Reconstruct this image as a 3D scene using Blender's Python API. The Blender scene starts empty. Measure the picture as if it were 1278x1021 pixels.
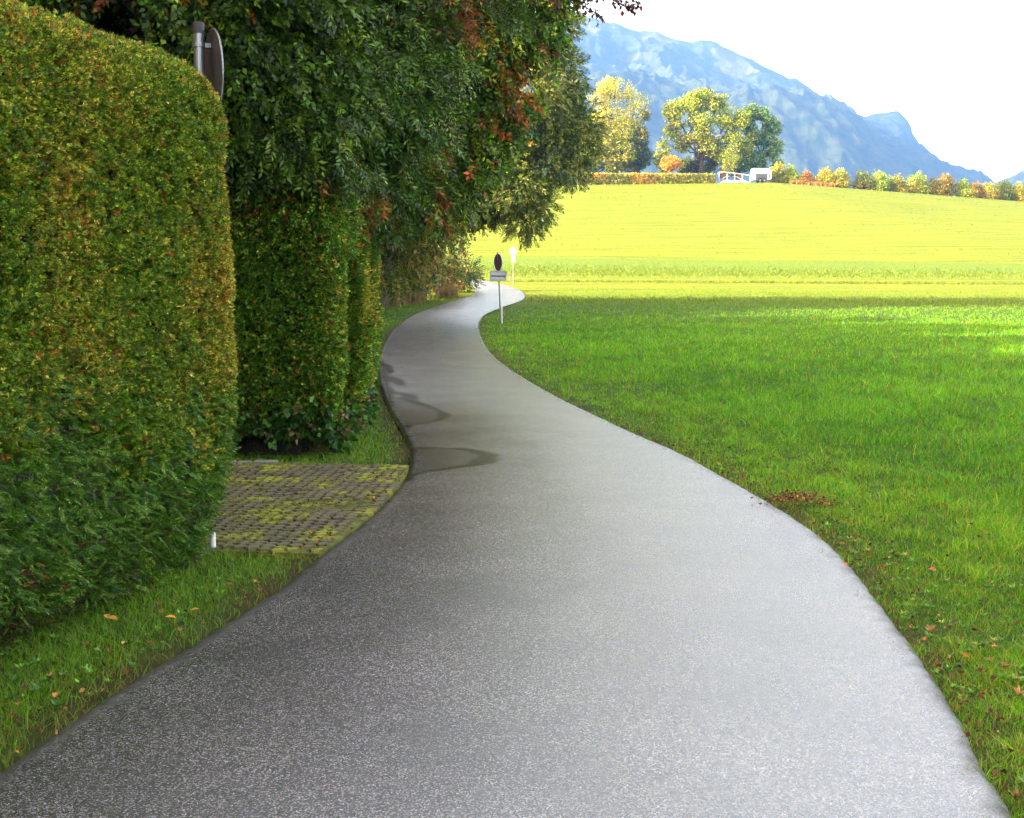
import bpy, math, time
import numpy as np
R = math.radians
rng = np.random.default_rng(7)
scn = bpy.context.scene
COL = scn.collection
F = 1600.0; CX = 639.0; CY = 510.5; HOR = 347.0; EYE = 1.65
PITCH = math.atan((CY-HOR)/F)
SUN_EL, SUN_AZ = 21.0, -103.0     # azimuth measured clockwise from +Y: the sun stands to the left

# ------------------------------------------------------------------ noise
def _h(ix, iy, iz, seed):
    n = (ix*374761393 + iy*668265263 + iz*2147483647 + seed*974634777) & 0xFFFFFFFF
    n = ((n ^ (n >> 13))*1274126177) & 0xFFFFFFFF
    n = n ^ (n >> 16)
    return (n & 0xFFFFFF)/float(0xFFFFFF)
def noise(x, y, z=0.0, seed=1):
    x = np.asarray(x, float); y = np.asarray(y, float); z = np.asarray(z, float)+np.zeros_like(x)
    ix = np.floor(x).astype(np.int64); iy = np.floor(y).astype(np.int64); iz = np.floor(z).astype(np.int64)
    fx, fy, fz = x-ix, y-iy, z-iz
    fx = fx*fx*(3-2*fx); fy = fy*fy*(3-2*fy); fz = fz*fz*(3-2*fz)
    r = 0
    for a in (0, 1):
        for b in (0, 1):
            for c in (0, 1):
                w = (fx if a else 1-fx)*(fy if b else 1-fy)*(fz if c else 1-fz)
                r = r + w*_h(ix+a, iy+b, iz+c, seed)
    return r
def fbm(x, y, z=0.0, seed=1, o=4):
    s = 0; a = 0.5; t = 0
    for k in range(o):
        s = s + a*noise(x*2**k, y*2**k, np.asarray(z)*2**k, seed+k*17); t += a; a *= .5
    return s/t
def sstep(a, b, x):
    t = np.clip((x-a)/(b-a), 0, 1); return t*t*(3-2*t)

# ------------------------------------------------------------------ terrain
_k = np.array([(-9000,0),(-50,0),(47,0),(58,.3),(84,1.25),(100,1.9),(110,2.9),(140,6.4),(170,10.4),(200,14.6),(226,18.2),(236,18.9),(256,18.9),(320,13),(470,0),(800,-14),(9000,-14)], float)
_ys = np.arange(-200, 1200, .5); _ps = np.interp(_ys, _k[:,0], _k[:,1])
_kern = np.hanning(17); _kern /= _kern.sum()
_ps = np.convolve(np.pad(_ps, 8, mode='edge'), _kern, 'valid')
def zt(x, y):
    p = np.interp(y, _ys, _ps)
    k = np.interp(x, [-600,-200,-50,0,46,92,200,600], [.4,.8,.93,.97,1,.81,.5,.2])
    f = sstep(1.5, 6, p)
    return np.where(p > 0, p*(1-f+f*k), p)

def ray(px, py):
    a = (px-CX)/F; b = (CY-py)/F
    return np.array([a, math.cos(PITCH)+b*math.sin(PITCH), -math.sin(PITCH)+b*math.cos(PITCH)])
def at(px, py):
    d = ray(px, py); d = d/d[1]
    ys = np.arange(1.0, 260, .02)
    h = EYE+d[2]*ys - zt(d[0]*ys, ys)
    i = np.argmax(h <= 0)
    if h[i] > 0: i = len(ys)-1
    return np.array([d[0]*ys[i], ys[i]])
def pix(px, py, Y):
    d = ray(px, py); t = Y/d[1]
    return np.array([d[0]*t, Y, EYE+d[2]*t])

# ------------------------------------------------------------------ object helpers
def link(o, parent=None):
    COL.objects.link(o)
    if parent is not None: o.parent = parent
    return o
def tag(o, label=None, cat=None, group=None, kind=None):
    if label: o['label'] = label
    if cat: o['category'] = cat
    if group: o['group'] = group
    if kind: o['kind'] = kind
    return o
def empty(name, loc=(0,0,0), rz=0.0):
    o = bpy.data.objects.new(name, None); o.location = loc; o.rotation_euler = (0,0,rz)
    o.empty_display_size = .2
    return link(o)
def npmesh(name, V, faces, mat, parent=None, col=None, smooth=False, extra=None, matidx=None):
    V = np.ascontiguousarray(V, np.float32)
    me = bpy.data.meshes.new(name)
    if isinstance(faces, np.ndarray):
        n, k = faces.shape
        me.vertices.add(len(V)); me.vertices.foreach_set('co', V.ravel())
        me.loops.add(n*k); me.loops.foreach_set('vertex_index', np.ascontiguousarray(faces, np.int32).ravel())
        me.polygons.add(n); me.polygons.foreach_set('loop_start', np.arange(0, n*k, k, dtype=np.int32))
        me.polygons.foreach_set('loop_total', np.full(n, k, np.int32))
    else:
        me.from_pydata([tuple(map(float, v)) for v in V], [], [tuple(int(i) for i in f) for f in faces])
    me.update(calc_edges=True)
    if col is not None:
        a = me.attributes.new('col', 'FLOAT_COLOR', 'POINT')
        c = np.ones((len(V), 4), np.float32); c[:, :3] = col
        a.data.foreach_set('color', c.ravel())
    if extra is not None:
        for nm, arr in extra.items():
            a = me.attributes.new(nm, 'FLOAT', 'POINT'); a.data.foreach_set('value', np.ascontiguousarray(arr, np.float32))
    for m in (mat if isinstance(mat, (list, tuple)) else [mat]): me.materials.append(m)
    if matidx is not None: me.polygons.foreach_set('material_index', np.ascontiguousarray(matidx, np.int32))
    if smooth: me.polygons.foreach_set('use_smooth', np.ones(len(me.polygons), bool))
    o = bpy.data.objects.new(name, me)
    return link(o, parent)

class MB:
    def __init__(s): s.v = []; s.f = []; s.m = []
    def add(s, v, f, m=0):
        o = len(s.v); s.v += [tuple(map(float, p)) for p in v]; s.f += [tuple(i+o for i in q) for q in f]; s.m += [m]*len(f); return s
    def box(s, c, d, m=0, rz=0.0, bev=0.0):
        x, y, z = c; a, b, e = d[0]/2, d[1]/2, d[2]/2
        if bev <= 0:
            vs = [(sx*a, sy*b, sz*e) for sz in (-1,1) for sy in (-1,1) for sx in (-1,1)]
            fs = [(0,2,3,1),(4,5,7,6),(0,1,5,4),(2,6,7,3),(0,4,6,2),(1,3,7,5)]
        else:
            bv = min(bev, a*.9, b*.9, e*.9)
            vs = []; fs = []
            ring = lambda q, w, zz: [(-q,-w,zz),(q,-w,zz),(q,w,zz),(-q,w,zz)]
            vs += ring(a-bv, b-bv, -e)+ring(a, b, -e+bv)+ring(a, b, e-bv)+ring(a-bv, b-bv, e)
            fs.append((3,2,1,0)); fs.append((12,13,14,15))
            for k in range(3):
                for i in range(4):
                    j = (i+1) % 4; fs.append((k*4+i, k*4+j, k*4+4+j, k*4+4+i))
        ca, sa = math.cos(rz), math.sin(rz)
        return s.add([(x+p[0]*ca-p[1]*sa, y+p[0]*sa+p[1]*ca, z+p[2]) for p in vs], fs, m)
    def tube(s, pts, rad, n=10, m=0, caps=True):
        pts = [np.array(p, float) for p in pts]
        if not hasattr(rad, '__len__'): rad = [rad]*len(pts)
        o = len(s.v); prev = None
        for i, p in enumerate(pts):
            t = pts[min(i+1, len(pts)-1)]-pts[max(i-1, 0)]; t /= np.linalg.norm(t)+1e-9
            u = (np.cross(t, (0,0,1) if abs(t[2]) < .9 else (1,0,0)) if prev is None else prev-t*np.dot(prev, t))
            u /= np.linalg.norm(u)+1e-9; prev = u; w = np.cross(t, u)
            for k in range(n):
                a = 2*math.pi*k/n; s.v.append(tuple(p+rad[i]*(u*math.cos(a)+w*math.sin(a))))
        for i in range(len(pts)-1):
            for k in range(n):
                k2 = (k+1) % n; s.f.append((o+i*n+k, o+i*n+k2, o+(i+1)*n+k2, o+(i+1)*n+k)); s.m.append(m)
        if caps:
            s.f.append(tuple(o+k for k in reversed(range(n)))); s.m.append(m)
            s.f.append(tuple(o+(len(pts)-1)*n+k for k in range(n))); s.m.append(m)
        return s
    def prism(s, outline, axis_pt, ex, ey, en, t, m=0):
        """outline in (ex,ey) plane, thickness t along en"""
        n = len(outline); ex, ey, en, c = map(lambda q: np.array(q, float), (ex, ey, en, axis_pt))
        vs = [c+ex*a+ey*b for a, b in outline]+[c+ex*a+ey*b+en*t for a, b in outline]
        fs = [tuple(reversed(range(n))), tuple(range(n, 2*n))]+[(i, (i+1) % n, n+(i+1) % n, n+i) for i in range(n)]
        return s.add(vs, fs, m)
    def build(s, name, mat, parent=None, smooth=False):
        return npmesh(name, np.array(s.v), s.f, mat, parent, smooth=smooth, matidx=s.m if isinstance(mat, (list, tuple)) else None)

# ------------------------------------------------------------------ materials
def newmat(name):
    m = bpy.data.materials.new(name); m.use_nodes = True
    nt = m.node_tree; nt.nodes.clear()
    out = nt.nodes.new('ShaderNodeOutputMaterial'); b = nt.nodes.new('ShaderNodeBsdfPrincipled')
    nt.links.new(b.outputs[0], out.inputs[0])
    return m, nt, b, out
def N(nt, typ, **kw):
    n = nt.nodes.new(typ)
    for k, v in kw.items():
        if k in ('inp',):
            for a, c in v.items(): n.inputs[a].default_value = c
        else: setattr(n, k, v)
    return n
def L(nt, a, b): nt.links.new(a, b)
def plain(name, c, rough=.6, metal=0.0, var=.15, scale=8.0, bump=0.0):
    m, nt, b, out = newmat(name)
    tc = N(nt, 'ShaderNodeTexCoord'); no = N(nt, 'ShaderNodeTexNoise', inp={'Scale': scale, 'Detail': 5.0})
    L(nt, tc.outputs['Object'], no.inputs['Vector'])
    r = N(nt, 'ShaderNodeMix', data_type='RGBA')
    r.inputs[6].default_value = (*[v*(1-var) for v in c], 1); r.inputs[7].default_value = (*[min(1, v*(1+var)) for v in c], 1)
    L(nt, no.outputs[0], r.inputs[0]); L(nt, r.outputs[2], b.inputs['Base Color'])
    b.inputs['Roughness'].default_value = rough; b.inputs['Metallic'].default_value = metal
    if bump:
        bp = N(nt, 'ShaderNodeBump', inp={'Strength': bump, 'Distance': .02}); L(nt, no.outputs[0], bp.inputs['Height']); L(nt, bp.outputs[0], b.inputs['Normal'])
    return m
def leafmat(name, trans=.35, rough=.5, spec=.35):
    m, nt, b, out = newmat(name)
    at_ = N(nt, 'ShaderNodeAttribute', attribute_name='col')
    L(nt, at_.outputs['Color'], b.inputs['Base Color'])
    b.inputs['Roughness'].default_value = rough; b.inputs['Specular IOR Level'].default_value = spec
    tr = N(nt, 'ShaderNodeBsdfTranslucent'); L(nt, at_.outputs['Color'], tr.inputs[0])
    mx = N(nt, 'ShaderNodeMixShader', inp={0: trans})
    L(nt, b.outputs[0], mx.inputs[1]); L(nt, tr.outputs[0], mx.inputs[2]); L(nt, mx.outputs[0], out.inputs[0])
    return m
M_leaf = leafmat('leaf', .35, .45, .4)
M_gloss = leafmat('glossy_leaf', .22, .4, .35)
M_grass = leafmat('grass_blade', .4, .5, .3)
M_dry = leafmat('dry_leaf', .2, .7, .2)
M_bark = plain('bark', (.06,.045,.032), .9, var=.5, scale=14, bump=.6)
M_twig = plain('twigs', (.028,.022,.014), .95, var=.5, scale=10, bump=.8)
M_galv = plain('galvanised_steel', (.30,.31,.32), .38, .85, var=.12, scale=18)
M_signback = plain('sign_back', (.035,.032,.032), .55, .2, var=.15, scale=9)
M_white = plain('white_paint', (.8,.8,.8), .4, var=.04)
M_grey = plain('grey_paint', (.06,.07,.085), .45, var=.08)
M_dark = plain('dark_rubber', (.02,.02,.02), .7, var=.2)
M_red = plain('red_paint', (.5,.03,.03), .45, var=.1)
M_black = plain('black_paint', (.02,.02,.025), .5, var=.1)
M_stake = plain('weathered_wood', (.2,.17,.13), .9, var=.35, scale=12, bump=.4)
M_brown = plain('brown_boards', (.09,.035,.025), .8, var=.3, scale=5)
M_rail = plain('weathered_white_rail', (.5,.46,.44), .7, var=.2)
M_stone = plain('pale_stone', (.20,.195,.16), .8, var=.2, scale=20, bump=.3)

# ------------------------------------------------------------------ road edges
pairs = [((0,960),(1245,985)),((100,890),(1192,885)),((200,825),(1150,820)),((330,745),(1090,742)),((400,692),(1048,690)),
 ((455,650),(1003,652)),((490,616),(950,620)),((508,590),(900,592)),((511,563),(850,565)),((500,535),(800,544)),((483,505),(750,521)),
 ((475,480),(700,497)),((473,455),(652,470)),((477,435),(618,446)),((483,422),(604,428)),((493,409),(598,412)),((510,396),(598,402)),
 ((540,384),(607,391)),((573,374),(632,381.5)),((590,368),(655,373)),((592,361),(650,363)),((588,356),(628,355.5)),((578,351.5),(600,350)),((556,349),(575,347))]
PL = [np.array(p) for p in [(-3.6,-14.),(-2.9,-5.),(-2.35,0.),(-1.98,2.6)]]+[at(*p[0]) for p in pairs]
PR = [np.array(p) for p in [(-.1,-14.),(.62,-5.),(1.2,0.),(1.42,2.6)]]+[at(*p[1]) for p in pairs]
for k in range(1, 9):
    PL.append(PL[-1]+np.array([-2.5, 1.3])); PR.append(PR[-1]+np.array([-2.5, 1.3]))
def catmull(P, n):
    P = np.array(P); Q = np.vstack([2*P[0]-P[1], P, 2*P[-1]-P[-2]]); out = []
    for i in range(1, len(Q)-2):
        t = np.linspace(0, 1, n, endpoint=False)[:, None]
        p0, p1, p2, p3 = Q[i-1], Q[i], Q[i+1], Q[i+2]
        out.append(.5*((2*p1)+(-p0+p2)*t+(2*p0-5*p1+4*p2-p3)*t**2+(-p0+3*p1-3*p2+p3)*t**3))
    out.append(Q[-2][None]); return np.vstack(out)
SUB = 24
def smooth(A, h=21):
    k = np.hanning(h+2)[1:-1]; k /= k.sum(); q = h//2
    return np.stack([np.convolve(np.concatenate([2*A[0,i]-A[q:0:-1,i], A[:,i], 2*A[-1,i]-A[-2:-q-2:-1,i]]), k, 'valid') for i in (0,1)], 1)
EL = smooth(catmull(PL, SUB)); ER = smooth(catmull(PR, SUB), 31)
def seg_dist(P, A):
    """distance of points P(n,2) to polyline A"""
    best = np.full(len(P), 1e9)
    for i in range(len(A)-1):
        a, b = A[i], A[i+1]; ab = b-a
        t = np.clip(((P-a)@ab)/(ab@ab+1e-12), 0, 1)
        d = np.hypot(*(P-(a+t[:, None]*ab)).T); best = np.minimum(best, d)
    return best
def inpoly(P, A):
    x, y = P[:, 0], P[:, 1]; c = np.zeros(len(P), bool)
    for i in range(len(A)):
        x1, y1 = A[i-1]; x2, y2 = A[i]
        if y1 == y2: continue
        c ^= ((y1 > y) != (y2 > y)) & (x < (x2-x1)*(y-y1)/(y2-y1)+x1)
    return c
ROADPOLY = np.vstack([EL[::6], ER[::-1][::6]])
def road_mesh():
    nW = 90
    e = .6*noise(EL[:,0]*3, EL[:,1]*3, 0, 5)+noise(EL[:,0]*13, EL[:,1]*13, 0, 15)-.8; e2 = .6*noise(ER[:,0]*3, ER[:,1]*3, 0, 6)+noise(ER[:,0]*13, ER[:,1]*13, 0, 16)-.8
    w = (ER-EL); w /= np.linalg.norm(w, axis=1)[:, None]
    A = EL+w*(e*.012)[:, None]; B = ER+w*(e2*.012)[:, None]
    # refine along the length in the middle distance so the damp marks resolve
    t = np.linspace(0, 1, nW+1)[None, :, None]
    G = A[:, None]*(1-t)+B[:, None]*t
    Y = G[..., 1]; Z = zt(G[..., 0], Y)+.0+.03*np.minimum(1, np.maximum(0, (Y-45)/40))
    edge = 1-np.abs(2*t[..., 0]-1); Z = Z-.02*(1-sstep(0, .01, edge))+.018*edge
    n, m = Y.shape
    V = np.stack([G[..., 0], Y, Z], -1).reshape(-1, 3)
    idx = np.arange(n*m).reshape(n, m)
    Fq = np.stack([idx[:-1,:-1], idx[:-1,1:], idx[1:,1:], idx[1:,:-1]], -1).reshape(-1, 4)
    P = V[:, :2]
    wet_shade = np.zeros(len(V))
    lines = [([(500,497),(525,505),(548,514),(554,520),(540,527),(512,531),(497,534)], [.10,.08,.06,.09,.04,.04,.16]),
             ([(476,486),(487,490),(503,492),(516,498)], [.22,.14,.10,.12]),
             ([(478,470),(494,476),(500,481)], [.2,.12,.1]), ([(474,455),(484,458),(487,466)], [.2,.1,.1]),
             ([(505,560),(545,560),(580,562),(601,567),(607,573),(598,580),(572,584),(535,589),(508,593)], [.13,.05,.06,.12,.15,.12,.07,.05,.08]),
             ([(508,600),(512,575),(507,553),(496,536),(485,515),(477,495),(474,470),(474,450)], [.05,.07,.10,.10,.12,.2,.2,.1])]
    for pts, ws in lines:
        W = np.array([at(*p) for p in pts]); Wc = catmull(W, 5); wc = np.interp(np.linspace(0, 1, len(Wc)), np.linspace(0, 1, len(ws)), ws)
        wig = (noise(P[:,0]*6, P[:,1]*6, 0, 9)-.5)*.06
        for i in range(len(Wc)-1):
            a, b = Wc[i], Wc[i+1]; ab = b-a
            near = (np.abs(P[:,0]-a[0]) < 1) & (np.abs(P[:,1]-a[1]) < 3)
            q = P[near]; tt = np.clip(((q-a)@ab)/(ab@ab+1e-12), 0, 1)
            d = np.hypot(*(q-(a+tt[:, None]*ab)).T)+wig[near]
            r = wc[i]
            wet_shade[near] = np.maximum(wet_shade[near], 1-sstep(r*.55, r*1.15, d))
    for poly in ([(500,497),(525,505),(548,514),(554,520),(540,527),(512,531),(497,534),(485,510)], [(505,560),(545,560),(580,562),(601,567),(607,573),(598,580),(572,584),(535,589),(508,593)]):
        ins = inpoly(P, np.array([at(*p) for p in poly])); wet_shade[ins] = np.maximum(wet_shade[ins], .42)
    # long dark patch near the bend: the overhanging tree's shade, painted in
    c = at(558, 383); wet_shade = np.maximum(wet_shade, .8*(1-sstep(.3, 1.0, np.hypot((P[:,0]-c[0])/1.3, (P[:,1]-c[1])/5)+.5*(noise(P[:,0]*1.2, P[:,1]*.6)-.5))))
    side = np.repeat(edge, n, 0).reshape(-1) if edge.shape[0] == 1 else edge.reshape(-1)
    m, nt, b, out = newmat('asphalt')
    tc = N(nt, 'ShaderNodeTexCoord')
    v1 = N(nt, 'ShaderNodeTexVoronoi', inp={'Scale': 210.0, 'Randomness': 1.0}); v2 = N(nt, 'ShaderNodeTexVoronoi', inp={'Scale': 210.0})
    n1 = N(nt, 'ShaderNodeTexNoise', inp={'Scale': 1.3, 'Detail': 6.0, 'Roughness': .6}); n2 = N(nt, 'ShaderNodeTexNoise', inp={'Scale': 85.0, 'Detail': 6.0, 'Roughness': .7})
    for q in (v1, v2, n1, n2): L(nt, tc.outputs['Object'], q.inputs['Vector'])
    cr = N(nt, 'ShaderNodeValToRGB'); cr.color_ramp.elements[0].color = (.007,.006,.0058,1); cr.color_ramp.elements[1].color = (.27,.230,.215,1)
    cr.color_ramp.elements[0].position = .1; cr.color_ramp.elements[1].position = .95
    e = cr.color_ramp.elements.new(.6); e.color = (.05,.044,.042,1)
    sep = N(nt, 'ShaderNodeSeparateColor'); L(nt, v1.outputs['Color'], sep.inputs[0]); L(nt, sep.outputs[0], cr.inputs[0])
    # rare pale chips
    gt = N(nt, 'ShaderNodeMath', operation='GREATER_THAN', inp={1: .955}); sep2 = N(nt, 'ShaderNodeSeparateColor'); L(nt, v2.outputs['Color'], sep2.inputs[0]); L(nt, sep2.outputs[1], gt.inputs[0])
    mc = N(nt, 'ShaderNodeMix', data_type='RGBA'); L(nt, gt.outputs[0], mc.inputs[0]); L(nt, cr.outputs[0], mc.inputs[6]); mc.inputs[7].default_value = (.36,.35,.36,1)
    br = N(nt, 'ShaderNodeMix', data_type='RGBA', blend_type='MULTIPLY', inp={0: 1.0}); L(nt, mc.outputs[2], br.inputs[6])
    cr2 = N(nt, 'ShaderNodeValToRGB'); cr2.color_ramp.elements[0].color = (.72,.72,.72,1); cr2.color_ramp.elements[1].color = (1.25,1.25,1.25,1); cr2.color_ramp.elements[0].position=.3; cr2.color_ramp.elements[1].position=.7
    L(nt, n1.outputs[0], cr2.inputs[0]); L(nt, cr2.outputs[0], br.inputs[7])
    aw = N(nt, 'ShaderNodeAttribute', attribute_name='wet_shade')  # damp marks and the painted tree shade share this mask
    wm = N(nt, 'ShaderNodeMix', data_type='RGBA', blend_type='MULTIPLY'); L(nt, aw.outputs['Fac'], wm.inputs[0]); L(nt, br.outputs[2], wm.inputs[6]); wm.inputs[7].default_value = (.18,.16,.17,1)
    # mossy, soil-stained margins
    ae = N(nt, 'ShaderNodeAttribute', attribute_name='margin')
    nm0 = N(nt, 'ShaderNodeMath', operation='MULTIPLY', inp={1: 1.7}); L(nt, ae.outputs['Fac'], nm0.inputs[0]); nm = N(nt, 'ShaderNodeMath', operation='MULTIPLY', use_clamp=True); L(nt, nm0.outputs[0], nm.inputs[0]); L(nt, n2.outputs[0], nm.inputs[1])
    em = N(nt, 'ShaderNodeMix', data_type='RGBA'); L(nt, nm.outputs[0], em.inputs[0]); L(nt, wm.outputs[2], em.inputs[6]); em.inputs[7].default_value = (.028,.024,.013,1)
    L(nt, em.outputs[2], b.inputs['Base Color'])
    rg = N(nt, 'ShaderNodeMix', data_type='FLOAT'); mr = N(nt, 'ShaderNodeMapRange', inp={1: 0., 2: 1., 3: .14, 4: .34}); L(nt, n2.outputs[0], mr.inputs[0])
    rg.inputs[3].default_value = .5; L(nt, nm.outputs[0], rg.inputs[0]); L(nt, mr.outputs[0], rg.inputs[2]); L(nt, rg.outputs[0], b.inputs['Roughness']); b.inputs['IOR'].default_value = 2.15
    sm = N(nt, 'ShaderNodeMapRange', inp={1: 0., 2: 1., 3: .95, 4: .08}); mxx = N(nt, 'ShaderNodeMath', operation='MAXIMUM'); L(nt, aw.outputs['Fac'], mxx.inputs[0]); L(nt, nm.outputs[0], mxx.inputs[1]); L(nt, mxx.outputs[0], sm.inputs[0]); L(nt, sm.outputs[0], b.inputs['Specular IOR Level'])
    ad = N(nt, 'ShaderNodeMath', operation='ADD'); L(nt, v1.outputs['Distance'], ad.inputs[0]); L(nt, n2.outputs[0], ad.inputs[1])
    bp = N(nt, 'ShaderNodeBump', inp={'Strength': .48, 'Distance': .0028}); L(nt, ad.outputs[0], bp.inputs['Height']); L(nt, bp.outputs[0], b.inputs['Normal'])
    wid = np.linalg.norm(B-A, axis=1)[:, None]*np.minimum(t[..., 0], 1-t[..., 0])
    marg = (1-sstep(0.0, .11, wid+.10*(fbm(G[...,0]*14, G[...,1]*14, 0, 3, 3)-.5))).reshape(-1)
    o = npmesh('road', V, Fq, m, smooth=True, extra={'wet_shade': wet_shade, 'margin': marg}); tag(o, kind='structure')
    return o

# ------------------------------------------------------------------ leaf templates: (K,4,3) quads, x along the twig
def leafquad(base, dirv, ln, wd, roll, fold=.25):
    d = np.array(dirv, float); d /= np.linalg.norm(d)
    s = np.cross(d, (0,0,1)); s /= np.linalg.norm(s)+1e-9; u = np.cross(s, d)
    s2 = s*math.cos(roll)+u*math.sin(roll); u2 = -s*math.sin(roll)+u*math.cos(roll)
    b = np.array(base, float)
    return [b, b+d*ln*.45+s2*wd/2+u2*wd*fold, b+d*ln, b+d*ln*.45-s2*wd/2+u2*wd*fold]
def T_broad(n=9, ln=.075, wd=.045, tw=.26, seed=1):
    r = np.random.default_rng(seed); q = []
    for i in range(n):
        t = (i+.5)/n; sd = 1 if i % 2 else -1
        base = (t*tw, 0, .02*math.sin(t*3))
        d = (r.uniform(.3, .9), sd*r.uniform(.5, 1), r.uniform(-.5, .3)) if i < n-1 else (1, 0, -.1)
        k = r.uniform(.75, 1.15)
        q.append(leafquad(base, d, ln*k, wd*k, r.uniform(-.6, .6)))
    return np.array(q)
def T_willow(n=16, ln=.09, wd=.018, tw=.5, seed=2):
    r = np.random.default_rng(seed); q = []
    for i in range(n):
        t = (i+.5)/n; sd = 1 if i % 2 else -1
        q.append(leafquad((t*tw, 0, -.08*t*t), (1, sd*r.uniform(.3, .8), r.uniform(-.6, .1)), ln*r.uniform(.7, 1.2), wd, r.uniform(-1.2, 1.2), .1))
    return np.array(q)
def T_spray(n=9, ln=.035, wd=.010, tw=.07, seed=3, flat=.25):
    """flat fan of a clipped conifer spray"""
    r = np.random.default_rng(seed); q = []
    for i in range(n):
        t = (i/(n-1)) if n > 1 else 1; sd = 1 if i % 2 else -1
        if i == n-1: d = (1, 0, 0)
        else: d = (1, sd*r.uniform(.5, 1.1), r.uniform(-flat, flat))
        q.append(leafquad((t*tw*.8, 0, 0), d, ln*(1.15-.5*t)*r.uniform(.8, 1.2), wd*r.uniform(.8, 1.3), r.uniform(-.5, .5), .1))
    return np.array(q)
def T_clump(n=8, ln=.3, wd=.24, rad=.35, seed=4):
    r = np.random.default_rng(seed); q = []
    for i in range(n):
        b = r.normal(size=3); b = b/np.linalg.norm(b)*rad*r.uniform(.3, 1)
        q.append(leafquad(b, r.normal(size=3), ln*r.uniform(.6, 1.3), wd*r.uniform(.6, 1.2), r.uniform(0, 3), .2))
    return np.array(q)
def scatter(C, D, S, T, colS, jit=.42, roll=None, lay=0.0):
    """C centres, D directions, S scales, T template (K,4,3), colS colour per sprig -> V, F, col"""
    n = len(C); K = len(T)
    D = D/(np.linalg.norm(D, axis=1)[:, None]+1e-9)
    up = np.tile([0, 0, 1.0], (n, 1)); s = np.cross(up, D); ln = np.linalg.norm(s, axis=1)[:, None]
    s = np.where(ln < 1e-3, [1., 0, 0], s/(ln+1e-9)); u = np.cross(D, s)
    a = rng.uniform(-math.pi, math.pi, n) if roll is None else rng.normal(0, roll, n)
    ca, sa = np.cos(a)[:, None], np.sin(a)[:, None]
    s2 = s*ca+u*sa; u2 = -s*sa+u*ca
    B = np.stack([D, s2, u2], 1)                     # rows: local axes
    V = (T.reshape(1, K*4, 3)@B)*S[:, None, None]+C[:, None, :]
    c = colS[:, None, :]*np.exp(rng.normal(0, jit*1.05, (n, K, 1)))*(1+.25*rng.uniform(-1, 1, (n, 1, 1)))*(1+rng.uniform(-.06, .06, (n, K, 3)))
    c = np.repeat(c, 4, 1).reshape(-1, 3)
    V = V.reshape(-1, 3); Fq = np.arange(len(V)).reshape(-1, 4)
    return V, Fq, np.clip(c, 0, 1)
def joinl(parts):
    o = 0; Vs, Fs, Cs = [], [], []
    for V, Fq, c in parts:
        Vs.append(V); Fs.append(Fq+o); Cs.append(c); o += len(V)
    return np.vstack(Vs), np.vstack(Fs), np.vstack(Cs)
def pick(pal, w, n):
    w = np.array(w, float); w /= w.sum()
    return np.array(pal, float)[rng.choice(len(pal), n, p=w)]

# ------------------------------------------------------------------ hedges (rounded boxes in local frame: x along, y depth away from the face, z up)
def rbox_points(n, Lx, Wy, H, r, faces):
    """random points on a rounded box; faces: dict axis side -> weight"""
    areas = {'x-': Wy*H, 'x+': Wy*H, 'y-': Lx*H, 'y+': Lx*H, 'z+': Lx*Wy}
    ks = [k for k in faces]; w = np.array([areas[k]*faces[k] for k in ks]); w /= w.sum()
    ch = rng.choice(len(ks), n, p=w); P = rng.uniform(0, 1, (n, 3))*[Lx, Wy, H]
    for i, k in enumerate(ks):
        m = ch == i; ax = 'xyz'.index(k[0]); P[m, ax] = 0 if k[1] == '-' else [Lx, Wy, H][ax]
    return rproj(P, Lx, Wy, H, r)
def rproj(P, Lx, Wy, H, r):
    lo = np.array([r, r, -5.0]); hi = np.array([Lx-r, Wy-r, H-r])
    Q = np.clip(P, lo, hi); d = P-Q; l = np.linalg.norm(d, axis=1)[:, None]
    nrm = d/(l+1e-9); return Q+nrm*np.minimum(l, r), nrm
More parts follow.
